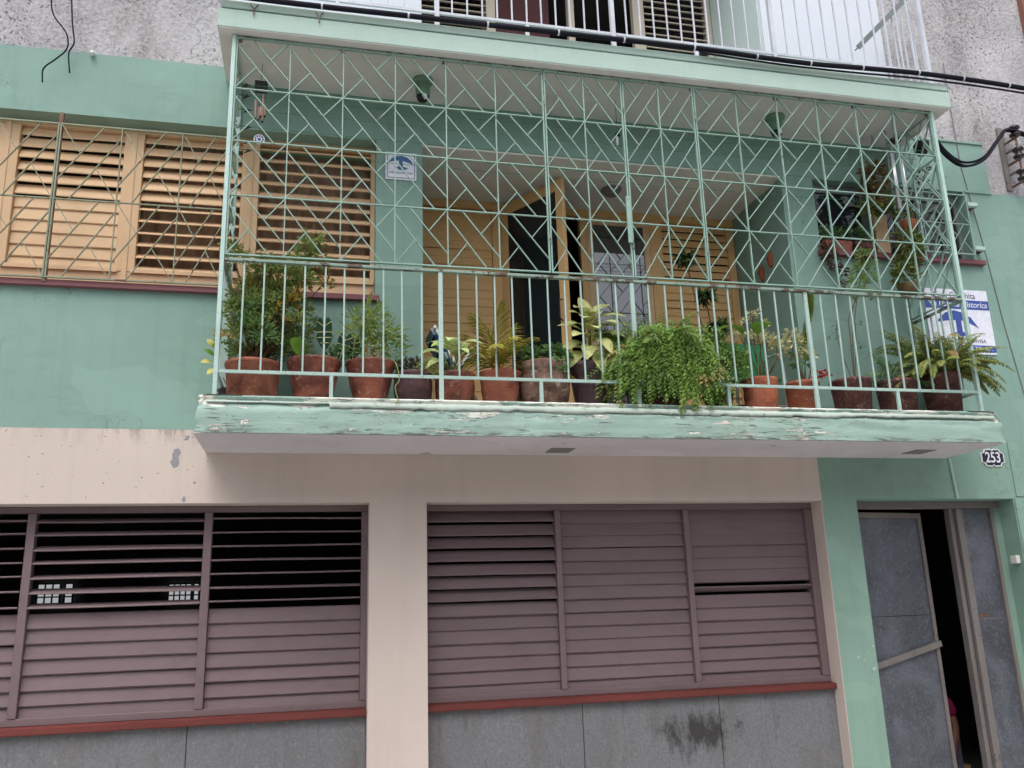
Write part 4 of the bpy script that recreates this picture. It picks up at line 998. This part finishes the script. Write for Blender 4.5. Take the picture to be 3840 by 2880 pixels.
def frond(par, base, d, L, n, lw, ll, droop, mat, name='frond', rach=None, taper=.6, up=(0, 0, 1), ang=55):
    """pinnate frond: rachis arc + leaflets on both sides, one mesh"""
    m = MB(); d = Vector(d).normalized(); pts = []; p = Vector(base); dd = d.copy(); N = 14
    for i in range(N+1):
        pts.append(p.copy()); dd = (dd + Vector((0, 0, -droop/N*(.4+1.2*i/N)))).normalized(); p = p + dd*(L/N)
    rr = [.0035*(1-.75*i/N) for i in range(N+1)]
    m.tube(pts, rr, 4, True, 1)
    for k in range(n):
        t = .14+.86*k/(n-1); f = t*N; i = min(int(f), N-1); q = pts[i].lerp(pts[i+1], f-i); tg = (pts[i+1]-pts[i]).normalized()
        sd_ = tg.cross(Vector(up)); 
        if sd_.length < .05: sd_ = Vector((1, 0, 0))
        sd_.normalize(); nm = sd_.cross(tg)
        env = (math.sin(math.pi*min(1, (t*.9+.12)))**taper)
        for s_ in (-1, 1):
            a = R(ang+random.uniform(-9, 9)-18*t); dv_ = tg*math.cos(a)+sd_*s_*math.sin(a)+nm*random.uniform(-.15, .12)
            m.leaf(face_mat(dv_, nm, q), ll*env*random.uniform(.85, 1.1), lw*random.uniform(.8, 1.15), 2, .5, .2, 0)
    return m.build(name, [mat, rach or M['stem']], par)
def big_leaf(par, base, tip, L, W, mat, shape=0, name='leaf', curl=.5, stem=True, up=(0, -.4, 1), fold=.2, vein=None):
    base = Vector(base); tip = Vector(tip); d = (tip-base)
    if stem: MB().tube(spline([base, (base+tip)/2+Vector((0, 0, .01)), tip], 4), .004, 5).build('petiole', M['stem'], par, True)
    dd = Vector((d.x, d.y-.03, d.z*.55)).normalized()
    Mx = face_mat(dd, up, tip)
    o = MB().leaf(Mx, L, W, 8, curl, fold, shape).build(name, mat, par, True)
    if vein:
        v = MB(); off = Vector((0, 0, .0025))
        for i in range(8): v.bar(tuple(Mx@(Vector((0, L*i/8*math.cos(curl*i/8), -L*i/8*math.sin(curl*i/8)))+off)), tuple(Mx@(Vector((0, L*(i+1)/8*math.cos(curl*(i+1)/8), -L*(i+1)/8*math.sin(curl*(i+1)/8)))+off)), .004, .001)
        for i in range(1, 7):
            t = i/8; ww = W*.36*(1-t)**.5
            for s_ in (-1, 1): v.bar(tuple(Mx@(Vector((0, L*t*math.cos(curl*t), -L*t*math.sin(curl*t)))+off)), tuple(Mx@(Vector((s_*ww, L*(t+.07), -L*t*math.sin(curl*t)+ww*fold))+off)), .003, .001)
        v.build('veins', vein, o)
    return o
def plant(x, y, lab, cat='potted plant', group='potted plants on the balcony floor'):
    return thing('potted_plant', (x, y, FLOOR), lab, cat, group)

# 1 aralia
p = plant(-.431, 6.2, 'tall bushy aralia with yellowing leaves in the big terracotta pot at the left end')
zt = pot(p, -.431, 6.2, .19, .168, .295, M['terra'], 'rim')
cl = []
for i in range(64):
    z = random.uniform(3.42, 4.10); w_ = .27 if z < 3.8 else .27-.3*(z-3.8)
    cl.append((-.37+random.uniform(-w_, w_)+.10*(z-3.4), 6.24+random.uniform(-.17, .15), z, random.uniform(.06, .105)))
cl += [(-.63, 6.3, 4.26, .09), (-.60, 6.25, 4.16, .08), (-.05, 6.2, 4.30, .10), (-.09, 6.2, 4.20, .1), (.0, 6.22, 4.14, .09), (-.14, 6.2, 4.12, .1), (.05, 6.25, 4.00, .07)]
clumps(p, cl, 9000, .034, .018, M['lf_aralia'], 0, .45, stems=M['twig'], stem_from=(-.43, 6.22, zt), curl=.8)
clumps(p, [(-.42, 6.06, 3.72, .06), (-.43, 6.06, 3.60, .08), (-.36, 6.05, 3.50, .08)], 380, .060, .011, M['lf_small'], 0, .5, 'foliage_sprig')
# 2 alocasia
p = plant(-.009, 6.2, 'alocasia with dark white-veined shield leaves in a flared terracotta pot')
zt = pot(p, -.009, 6.2, .195, .121, .325, M['terra_dark'])
def shield(cx, cz, y, h, w, tilt):
    out = [(0, .32), (.12, .46), (.26, .50), (.40, .38), (.46, .18), (.40, .02), (.48, -.10), (.36, -.24), (.22, -.38), (0, -.52)]
    pts = out + [(-a, b) for a, b in reversed(out[1:-1])]
    m = MB(); c, s_ = math.cos(tilt), math.sin(tilt)
    tr = lambda a, b, d=0: (cx+(a*w*c-b*h*s_), y-.02*abs(a)-.05*(b)+d, cz+(a*w*s_+b*h*c))
    m.v = [tr(0, 0, .006)] + [tr(a, b) for a, b in pts]; n = len(pts)
    m.f = [(0, 1+i, 1+(i+1) % n) for i in range(n)]; m.m = [0]*n
    o = m.build('leaf', M['lf_dark'], p)
    v = MB(); v.bar(tr(0, .3, -.004), tr(0, -.5, -.004), .0045, .002)
    for t_ in (.22, .06, -.10, -.26):
        for sg in (-1, 1): v.bar(tr(0, t_, -.004), tr(sg*(.42 if t_ > -.2 else .26), t_-.02+.16*(t_ > .1), -.006), .0038, .002)
    v.build('veins', M['lf_white'], o)
    MB().tube(spline([(cx*.4, 6.2, zt-.02), (cx, y+.04, (zt+cz)/2), tr(0, .30, .01)], 4), .005, 5).build('petiole', M['stem'], p, True)
shield(.058, 3.55, 6.10, .24, .125, .05); shield(.195, 3.47, 6.13, .20, .11, -.25); shield(.27, 3.46, 6.17, .16, .09, -.1)
big_leaf(p, (.0, 6.2, zt), (-.072, 6.10, 3.40), .19, .115, M['lf_bright'], 3, 'leaf', .1, True, (0, -1, .1), .12)
big_leaf(p, (-.05, 6.2, zt), (-.13, 6.13, 3.42), .12, .08, M['lf_dark'], 0, 'leaf', .3, True)
clumps(p, [(.16, 6.15, 3.42, .06), (.22, 6.18, 3.38, .05), (.10, 6.15, 3.41, .04)], 110, .04, .024, M['lf_small'], 0, .2)
# 3 bamboo palm
p = plant(.395, 6.2, 'airy bamboo-like plant with yellow-green leaves in a stained terracotta pot')
zt = pot(p, .395, 6.2, .184, .107, .325, M['terra_dark'])
clumps(p, [(.36, 6.24, 3.50, .08), (.42, 6.24, 3.56, .11), (.46, 6.22, 3.66, .09), (.30, 6.24, 3.60, .10), (.34, 6.24, 3.72, .10), (.40, 6.24, 3.78, .08), (.54, 6.2, 3.58, .09), (.55, 6.2, 3.48, .08)], 640, .100, .013, M['lf_bamboo'], 0, .25, stems=M['cane'], stem_from=(.40, 6.22, zt), jit=.7)
clumps(p, [(.55, 6.12, 3.40, .06), (.57, 6.10, 3.48, .05), (.30, 6.12, 3.42, .05)], 200, .02, .012, M['lf_small'], 0, .1, 'foliage_sprig')
MB().tube(spline([(.53, 6.03, 3.36), (.56, 5.95, 3.30), (.58, 5.93, 3.18), (.55, 5.92, 3.12), (.57, 5.90, 3.02), (.55, 5.86, 2.99)], 5), .004, 5).build('runner', M['stem'], p, True)
# 4 low brown bowl
p = plant(.708, 6.2, 'small purple-leaved plant in a low dark brown bowl')
zt = pot(p, .708, 6.2, .148, .108, .252, M['brown_pot'], 'bowl')
clumps(p, [(.65, 6.18, 3.34, .07), (.72, 6.2, 3.37, .06), (.6, 6.2, 3.36, .05)], 260, .032, .020, M['lf_purple'], 0, .3)
clumps(p, [(.82, 6.14, 3.32, .07), (.86, 6.12, 3.29, .06), (.77, 6.15, 3.33, .06)], 240, .075, .007, M['lf_grass'], 0, -.1, 'foliage_tuft', .9)
# 5 caladium
p = plant(1.02, 6.2, 'pale green and white syngonium in a patterned terracotta pot')
zt = pot(p, 1.02, 6.2, .155, .115, .258, M['terra_dark'], 'bowl')
for a, L, W, h in ((-2.9, .17, .13, .17), (-2.5, .17, .13, .10), (-2.1, .18, .14, .20), (-1.7, .19, .15, .23), (-1.35, .18, .14, .17), (-1.0, .19, .15, .22), (-.6, .17, .13, .16), (-.2, .18, .14, .11), (.1, .16, .12, .19), (.6, .14, .11, .25), (2.5, .15, .12, .25), (1.6, .15, .12, .28), (3.0, .16, .12, .12)):
    tip = (1.0+.09*math.cos(a), 6.18+.07*math.sin(a), zt+h)
    big_leaf(p, (1.0, 6.2, zt-.01), tip, L, W, M['lf_cal'], 1, 'leaf', .95, True, (0, -.6, 1), .15)
MB().tube([(1.0, 6.2, zt-.02), (1.01, 6.19, zt+.09)], [.02, .012], 6).build('trunk', M['twig'], p)
# 6 areca
p = plant(1.365, 6.2, 'yellowing little areca palm in a plain terracotta pot')
zt = pot(p, 1.365, 6.2, .167, .115, .275, M['terra'], 'flare')
for dx, dy, dz, L, dr in ((.95, -.15, .75, .50, 1.5), (1.0, -.2, .35, .58, 1.2), (.5, -.1, 1, .44, 1.6), (.05, -.1, 1, .52, 1.2), (-.3, -.15, 1, .50, 1.4), (-.7, -.2, .9, .44, 1.7), (-.9, -.2, .6, .42, 1.6), (.2, -.5, 1, .40, 1.9), (-.4, .3, 1, .5, 1.2), (.25, .2, 1, .50, 1.1), (-.15, -.6, .9, .38, 2)):
    frond(p, (1.36+random.uniform(-.03, .03), 6.21, zt+.05), (dx, dy, dz), L*1.08, 24, .017, .17, dr, M['lf_palm'], 'frond', M['cane'], .7, (0, 0, 1), 48)
s = MB()
for k in range(7): s.tube([(1.36+random.uniform(-.05, .05), 6.2+random.uniform(-.04, .04), zt-.02), (1.36+random.uniform(-.10, .10), 6.19, zt+random.uniform(.14, .28))], [.010, .005], 6)
s.build('canes', M['cane'], p, True)
# 7 barrel
p = plant(1.714, 6.2, 'low trailing small-leaved plant in the mottled barrel-shaped cement pot')
zt = pot(p, 1.714, 6.2, .198, .168, .358, M['mottle_pot'], 'barrel')
clumps(p, [(1.60, 6.14, 3.46, .07), (1.70, 6.12, 3.47, .07), (1.79, 6.12, 3.48, .07), (1.86, 6.14, 3.46, .06), (1.80, 6.01, 3.38, .045), (1.80, 6.0, 3.31, .035)], 520, .034, .027, M['lf_small'], 3, .2)
# 8 dieffenbachia
p = plant(2.083, 6.2, 'cream-leaved dieffenbachia in a tall plum plastic pot')
zt = pot(p, 2.083, 6.2, .167, .114, .366, M['plum_pot'], 'rim')
MB().tube([(2.09, 6.2, zt-.02), (2.10, 6.2, zt+.36)], [.016, .011], 8).build('trunk', M['stem'], p, True)
for k in range(26):
    a = k*2.4; h = .06+.0145*k; el = .1+.055*k; L = random.uniform(.22, .28)*(1-.25*(k > 21))
    d = Vector((math.cos(a), math.sin(a)*.8-.2, el)).normalized()
    big_leaf(p, (2.10, 6.2, zt+h), Vector((2.10, 6.2, zt+h))+d*.05, L, .125, M['lf_dieff'], 0, 'leaf', .9 if k < 12 else .5, False, (0, -.6, 1), .18)
clumps(p, [(2.23, 6.06, 3.43, .06), (2.2, 6.05, 3.37, .05)], 160, .022, .016, M['lf_round'], 0, 0, 'foliage_trailing')
# 9 big fern mass
p = plant(2.66, 6.2, 'huge cascading fern spilling through the railing in the middle')
zt = pot(p, 2.66, 6.2, .181, .135, .27, M['terra_dark'], 'flare')
m = MB()
tufts = [(2.36, 3.40), (2.46, 3.52), (2.56, 3.60), (2.66, 3.55), (2.77, 3.54), (2.88, 3.44), (2.42, 3.30), (2.60, 3.40), (2.74, 3.32), (2.86, 3.28), (2.52, 3.28)]
for k in range(820):
    tx, tz = random.choice(tufts); a = random.uniform(0, 2*math.pi); rr = random.random(); L = random.uniform(.12, .34) if rr < .6 else random.uniform(.3, .5)
    q = Vector((tx+.05*math.cos(a), 6.08+.09*math.sin(a), tz+random.uniform(-.03, .05)))
    dd = Vector((math.cos(a)*.7+random.uniform(-.3, .3), math.sin(a)*.45-.35, random.uniform(.1, 1.1))).normalized(); N = 12; pts = [q.copy()]
    dr = random.uniform(.12, .42)
    for i in range(N):
        dd = (dd+Vector((random.uniform(-.06, .06), -.02, -dr))).normalized()
        q = q+dd*(L/N); q.y = max(q.y, 5.87); q.z = max(q.z, 3.045 if q.y > 5.91 else 2.985); pts.append(q.copy())
    sz = random.choice((.6, .8, 1.0, 1.4))
    for i in range(1, N+1):
        tg = (pts[i]-pts[i-1])
        if tg.length < 1e-5: continue
        tg.normalize(); sd_ = tg.cross(Vector((0, -1, .3))).normalized(); env = 1-.5*i/N
        for s_ in (-1, 1):
            qq = pts[i-1].lerp(pts[i], .5*(s_ > 0)); dv_ = (tg*.6+sd_*s_+Vector((random.uniform(-.4, .4), random.uniform(-.5, .1), random.uniform(-.4, .4)))).normalized()
            m.leaf(face_mat(dv_, (0, -.7, .7), qq), .056*sz*env*random.uniform(.7, 1.25), .018*sz, 2, .5, .3)
tag(m.build('foliage', M['lf_fern'], p), kind='stuff')
for k in range(26):
    a = random.uniform(0, 2*math.pi)
    frond(p, (2.62+.16*math.cos(a), 6.10+.05*math.sin(a), 3.46+random.uniform(-.05, .08)), (math.cos(a), math.sin(a)*.4-.35, random.uniform(.3, 1.1)), random.uniform(.24, .40), 18, .016, .062, random.uniform(1.0, 2.2), M['lf_fern'], 'frond', M['stem'], .5, (0, 0, 1), 62)
# 10 round light leaves
p = plant(3.138, 6.2, 'light green clover-leaved plant in a narrow plum pot right of the big fern')
zt = pot(p, 3.138, 6.2, .110, .09, .366, M['plum_pot'], 'rim')
clumps(p, [(3.10, 6.13, 3.50, .10), (3.22, 6.13, 3.52, .10), (3.32, 6.15, 3.50, .09), (3.14, 6.14, 3.62, .09), (3.30, 6.10, 3.40, .08), (3.05, 6.16, 3.60, .08), (3.36, 6.12, 3.43, .06), (3.32, 6.08, 3.31, .05)], 1500, .032, .026, M['lf_round'], 3, .3, stems=M['stem'], stem_from=(3.14, 6.2, zt))
# 10b dracaena
p = plant(3.30, 6.5, 'thin dracaena with three dark leaf rosettes one above another')
zt = pot(p, 3.31, 6.5, .12, .09, .25, M['brown_pot'], 'rim')
for (x, z, xb) in ((3.113, 4.489, 3.27), (3.27, 4.153, 3.31), (3.356, 3.878, 3.33)):
    MB().tube(spline([(xb, 6.5, zt-.02), ((x+xb)/2+.02, 6.5, (z+zt)/2), (x, 6.5, z)], 5), .006, 6).build('stem', M['twig'], p, True)
    m = MB()
    for k in range(90):
        d = rdir(.15); m.leaf(face_mat(d, rdir(.5), (x, 6.5, z)), random.uniform(.09, .14), .030, 3, .7, .25)
    m.build('rosette', M['lf_bright'] if abs(z-4.153) < .01 and False else M['lf_rose'], p)
# 11 paddle leaf with cream blossoms
p = plant(3.527, 6.2, 'terracotta pot with one big paddle leaf under clusters of cream blossom')
zt = pot(p, 3.527, 6.2, .150, .118, .285, M['terra_orange'], 'flare')
big_leaf(p, (3.50, 6.2, zt), (3.40, 6.16, 3.70), .24, .17, M['lf_bright'], 3, 'leaf', 1.1, True, (0, -.3, 1), .1)
big_leaf(p, (3.52, 6.2, zt), (3.52, 6.14, 3.70), .20, .15, M['lf_bright'], 3, 'leaf', 1.0, True, (0, -.3, 1), .1)
clumps(p, [(3.62, 6.3, 3.74, .08), (3.70, 6.3, 3.70, .08), (3.78, 6.3, 3.66, .08), (3.58, 6.3, 3.93, .05), (3.52, 6.32, 3.86, .04), (3.68, 6.3, 3.84, .04), (3.82, 6.28, 3.60, .05), (3.44, 6.3, 3.76, .05)], 520, .032, .020, M['lf_white'], 3, .1, 'blossom', stems=M['twig'], stem_from=(3.60, 6.26, zt))
# 12 crown of thorns
p = plant(3.908, 6.2, 'orange terracotta pot with a crown of thorns in cream and red flower')
zt = pot(p, 3.908, 6.2, .138, .112, .27, M['terra_orange'], 'rim')
clumps(p, [(3.90, 6.2, 3.66, .07), (3.97, 6.18, 3.58, .07), (3.99, 6.2, 3.72, .05), (3.86, 6.2, 3.74, .05), (3.98, 6.15, 3.52, .045)], 360, .032, .021, M['lf_white'], 3, .1, 'blossom', stems=M['twig'], stem_from=(3.93, 6.2, zt))
clumps(p, [(4.02, 6.12, 3.37, .045), (4.06, 6.10, 3.355, .035)], 60, .035, .024, M['lf_red'], 3, .2, 'red_flowers')
clumps(p, [(3.92, 6.2, 3.50, .08), (4.02, 6.16, 3.53, .05)], 26, .07, .035, M['lf_small'], 0, .1)
m = MB()
pts = spline([(3.95, 6.18, 3.60), (4.00, 6.18, 3.78), (4.06, 6.18, 3.95), (4.08, 6.18, 4.12)], 12)
for i, q in enumerate(pts):
    for k in range(6): a = k*1.05+i*.5; m.leaf(face_mat((math.cos(a), math.sin(a), .5), (0, 0, 1), q), .042, .026, 2, .4, .3)
m.tube(pts, .006, 5); m.build('succulent_spike', M['lf_succ'], p)
# 13 tall feathery
p = plant(4.363, 6.2, 'lanky bare-stemmed plant with a feathery top in a mottled red cement pot')
zt = pot(p, 4.363, 6.2, .168, .138, .30, M['red_pot'], 'rim')
for (x1, x2, z2) in ((4.47, 4.56, 4.16), (4.50, 4.62, 4.34), (4.33, 4.30, 3.80), (4.45, 4.70, 4.30)):
    MB().tube(spline([(4.40, 6.2, zt-.02), (x1-.03, 6.2, 3.7), (x1, 6.2, 3.95), (x2, 6.2, z2)], 5), .0035, 5).build('stem', M['twig'], p, True)
clumps(p, [(4.55, 6.2, 4.13, .075), (4.58, 6.2, 4.26, .08), (4.62, 6.2, 4.38, .07), (4.66, 6.2, 4.50, .06), (4.70, 6.2, 4.28, .06), (4.74, 6.2, 4.40, .055), (4.72, 6.2, 4.12, .045)], 1100, .034, .011, M['lf_feather'], 0, .3)
clumps(p, [(4.24, 6.2, 3.74, .05), (4.30, 6.2, 3.82, .04), (4.48, 6.2, 3.62, .06), (4.50, 6.2, 3.85, .05)], 70, .022, .014, M['lf_small'], 0, .2, 'foliage_side')
# 14 little palm
p = plant(4.797, 6.2, 'small dark palm and ferns in a weathered red cement pot')
zt = pot(p, 4.797, 6.2, .168, .140, .30, M['red_pot'], 'rim')
for dx, dy, dz, L in ((-.9, -.2, .7, .36), (-.5, -.3, 1, .34), (.1, -.3, 1, .36), (.5, -.2, .9, .40), (.9, -.1, .9, .44), (-.8, .1, .4, .34), (.75, -.3, .4, .3), (-.2, .2, 1, .36)):
    frond(p, (4.80, 6.2, zt), (dx, dy, dz), L*1.1, 22, .013, .11, 1.2, M['lf_small'], 'frond', M['stem'], .6)
# 15 boston fern
p = plant(5.241, 6.2, 'big drooping Boston fern in the tall dark pot at the right end')
zt = pot(p, 5.241, 6.2, .162, .132, .38, M['red_pot'], 'rim')
for k in range(84):
    a = 2*math.pi*k/84*5.0+random.uniform(-.2, .2); el = random.uniform(.25, 1.7); L = random.uniform(.36, .62)*(1.12 if math.cos(a) < 0 else .92)
    d = (math.cos(a), math.sin(a)*.5-.12, el)
    frond(p, (5.26+.07*math.cos(a), 6.18+.05*math.sin(a), zt+.03), d, L, 30, .015, .060, random.uniform(1.0, 2.5), M['lf_boston'], 'frond', M['twig'], .45, (0, 0, 1), 72)
clumps(p, [(5.15, 6.12, 3.62, .13), (5.34, 6.12, 3.64, .13), (5.25, 6.1, 3.52, .12), (5.05, 6.12, 3.55, .1), (5.42, 6.12, 3.56, .1)], 900, .045, .014, M['lf_boston'], 0, .1, 'foliage')
# stray: pale climber behind the left corner post
p = plant(-.62, 6.42, 'small pale-leaved climber peeping out left of the corner post')
zt = pot(p, -.60, 6.44, .09, .07, .16, M['brown_pot'], 'rim')
MB().tube(spline([(-.60, 6.44, zt), (-.66, 6.4, 3.30), (-.72, 6.36, 3.42)], 4), .004, 5).build('stem', M['stem'], p, True)
for dx, dz, m_ in ((-.09, .0, 'lf_yellow'), (-.05, .05, 'lf_bright'), (-.06, .11, 'lf_yellow'), (-.02, -.05, 'lf_yellow')): big_leaf(p, (-.68, 6.36, 3.36), (-.70+dx*.3, 6.34, 3.38+dz), .085, .045, M[m_], 0, 'leaf', .5, False, (0, -.8, .5), .1)

# window planters and hanging plants on the right
def box_planter(x0, x1, lab, mat, leafmat, trail):
    t = thing('window_planter', ((x0+x1)/2, 6.60, 4.702), lab, 'planter', 'planters on the right window sill')
    m = MB().prism([(x0+.02, 4.704), (x1-.02, 4.704), (x1, 4.81), (x0, 4.81)], 6.585, 6.70); o = m.build('trough', mat, t); bevel(o, .004)
    MB().box(x0+.01, x1-.01, 6.592, 6.693, 4.8105, 4.815).build('soil', M['soil'], t)
    clumps(t, [((x0+x1)/2+random.uniform(-.1, .1), 6.63, 4.85+random.uniform(0, .08), .07) for _ in range(4)], 260, .032, .018, M['lf_small'], 0, .4)
    if trail: clumps(t, trail, 420, .030, .022, leafmat, 3, -.2, 'foliage_trailing')
box_planter(4.57, 4.86, 'left terracotta trough on the window sill with wine-coloured trailing leaves', M['terra_dark'], M['lf_wine'], [(4.56, 6.56, 4.72, .07), (4.58, 6.54, 4.62, .07), (4.62, 6.54, 4.53, .06), (4.68, 6.54, 4.47, .05), (4.66, 6.54, 4.36, .04), (4.63, 6.54, 4.28, .035)])
box_planter(4.88, 5.12, 'middle dark trough on the window sill', M['red_pot'], M['lf_wine'], [(4.93, 6.55, 4.68, .05), (4.92, 6.55, 4.60, .04)])
box_planter(5.40, 5.68, 'right terracotta trough on the window sill behind the grille', M['terra_dark'], M['lf_small'], None)
def hanging(x, y, zb, r, lab, mat, leafs, top=5.846, group='hanging plants at the right'):
    t = thing('hanging_plant', (x, y, zb), lab, 'hanging plant', group)
    MB().lathe([(0, 0), (r*.5, .01), (r*.85, .06), (r, .13), (r*.95, .135), (0, .12)], (x, y, zb), 18, 0, .05).build('basket', mat, t, True)
    for k in range(3):
        a = 2.1*k; MB().tube([(x+r*.9*math.cos(a), y+r*.9*math.sin(a), zb+.13), (x, y, top)], .002, 4).build('chain', M['rust'], t)
    for (cl, n, L, W, mm, upv, nm) in leafs: clumps(t, cl, n, L, W, M[mm], 0, upv, nm, .8)
hanging(5.17, 6.32, 4.16, .10, 'coir basket hanging low with olive trailing foliage', M['lf_brown'], [
    ([(5.15, 6.32, 4.36, .10), (5.2, 6.32, 4.5, .09), (5.22, 6.32, 4.64, .10), (5.2, 6.3, 4.76, .08), (5.12, 6.3, 4.42, .08)], 520, .075, .018, 'lf_hang', .2, 'foliage')])
hanging(5.10, 6.42, 5.02, .09, 'hanging basket of brown and olive staghorn leaves near the canopy', M['lf_brown'], [
    ([(5.02, 6.4, 5.42, .10), (5.05, 6.4, 5.32, .11), (4.98, 6.4, 5.24, .09), (5.08, 6.4, 5.5, .07)], 420, .06, .024, 'lf_brown', -.2, 'dry_foliage'),
    ([(5.05, 6.4, 5.10, .11), (4.97, 6.4, 5.06, .08), (5.20, 6.4, 5.14, .08), (5.28, 6.4, 5.02, .07)], 340, .085, .020, 'lf_hang', .1, 'foliage')])
hanging(5.30, 6.36, 4.80, .075, 'small brown hanging pot between the two baskets', M['mask'], [
    ([(5.28, 6.36, 4.74, .09), (5.34, 6.36, 4.66, .08), (5.26, 6.36, 4.62, .07)], 200, .07, .018, 'lf_hang', -.3, 'foliage')])
hanging(5.56, 6.34, 5.62, .075, 'dark little hanging pot behind the right corner post', M['black'], [
    ([(5.50, 6.34, 5.36, .05), (5.56, 6.34, 5.46, .05)], 60, .03, .02, 'lf_wine', -.2, 'foliage')])

# ------------------------------------------------------------ person sitting in the dark behind the street door
PX, PY = 5.50, 7.26
person = thing('person', (PX, PY, .02), 'person in a magenta top sitting in the dark doorway behind the street door', 'person')
def skin_body(name, verts, edges, radii, mat, root=0, sub=2):
    me = bpy.data.meshes.new(name); me.from_pydata([Vector(v) for v in verts], edges, []); me.materials.append(mat)
    o = link(name, me, person, (PX, PY, .02))
    sk = o.modifiers.new('skin', 'SKIN'); sk.use_smooth_shade = True
    for i, r in enumerate(radii): me.skin_vertices[0].data[i].radius = (r, r) if not isinstance(r, tuple) else r
    me.skin_vertices[0].data[root].use_root = True
    ss = o.modifiers.new('sub', 'SUBSURF'); ss.levels = sub; ss.render_levels = sub
    return o
V = [(0,0,.26),(.01,0,.42),(.01,0,.60),(0,0,.70),(0,0,.78),(-.02,0,.88),(-.01,0,.99),
     (.01,-.15,.66),(.06,-.19,.44),(.0,-.20,.26),(-.02,-.20,.19),
     (.0,.15,.66),(.0,.19,.44),(-.16,.14,.34),(-.22,.12,.32),
     (-.04,-.10,.25),(-.42,-.12,.44),(-.40,-.12,.08),(-.54,-.12,.04),
     (-.04,.10,.25),(-.42,.12,.44),(-.40,.12,.08),(-.54,.12,.04)]
Ed = [(0,1),(1,2),(2,3),(3,4),(4,5),(5,6),(3,7),(7,8),(8,9),(9,10),(3,11),(11,12),(12,13),(13,14),(0,15),(15,16),(16,17),(17,18),(0,19),(19,20),(20,21),(21,22)]
Rd = [.14,.115,.125,.08,.05,.085,.06,.058,.042,.034,.030,.058,.042,.034,.030,.095,.062,.042,.035,.095,.062,.042,.035]
skin_body('body', V, Ed, Rd, M['skin'])
skin_body('top', [(0,0,.34),(.01,0,.46),(.01,0,.60),(0,0,.68),(.01,-.155,.66),(.05,-.185,.52),(0,.155,.66),(0,.185,.52)], [(0,1),(1,2),(2,3),(3,4),(4,5),(3,6),(6,7)], [.15,.13,.14,.09,.076,.062,.076,.062], M['pink'])
skin_body('trousers', [(0,0,.26),(-.04,-.10,.26),(-.42,-.12,.45),(-.40,-.12,.16),(-.04,.10,.26),(-.42,.12,.45),(-.40,.12,.16)], [(0,1),(1,2),(2,3),(0,4),(4,5),(5,6)], [.152,.108,.075,.055,.108,.075,.055], M['jeans'])
for sx, by in ((1, (-.02, -.20, .19)), (-1, (-.22, .12, .32))):
    hv = [by]; he = []; hr = [.034]
    for k in range(5):
        a = (k-2)*.018 if k < 4 else -.036*sx
        L = (.055, .065, .062, .05, .04)[k]
        q1 = (by[0]-.02, by[1]+a*1.1, by[2]-.04 if k < 4 else by[2]-.015); q2 = (q1[0]-L*.5, by[1]+a*1.2, q1[2]-L*.7)
        hv += [q1, q2]; i = len(hv)-2; he += [(0, i), (i, i+1)]; hr += [.011, .009]
    skin_body('hand', hv, he, hr, M['skin'], 0, 1)
hm = MB().lathe([(0, .115), (.05, .105), (.085, .07), (.098, .02), (.095, -.03), (.08, -.07)], (PX, PY+.005, .93), 20); hm.build('hair', M['hair'], person, True)
st = MB().box(PX-.2, PX+.2, PY-.14, PY+.18, .02, .14).build('low_stool', M['twig']); tag(st, 'low wooden stool under the person in the doorway', 'stool')
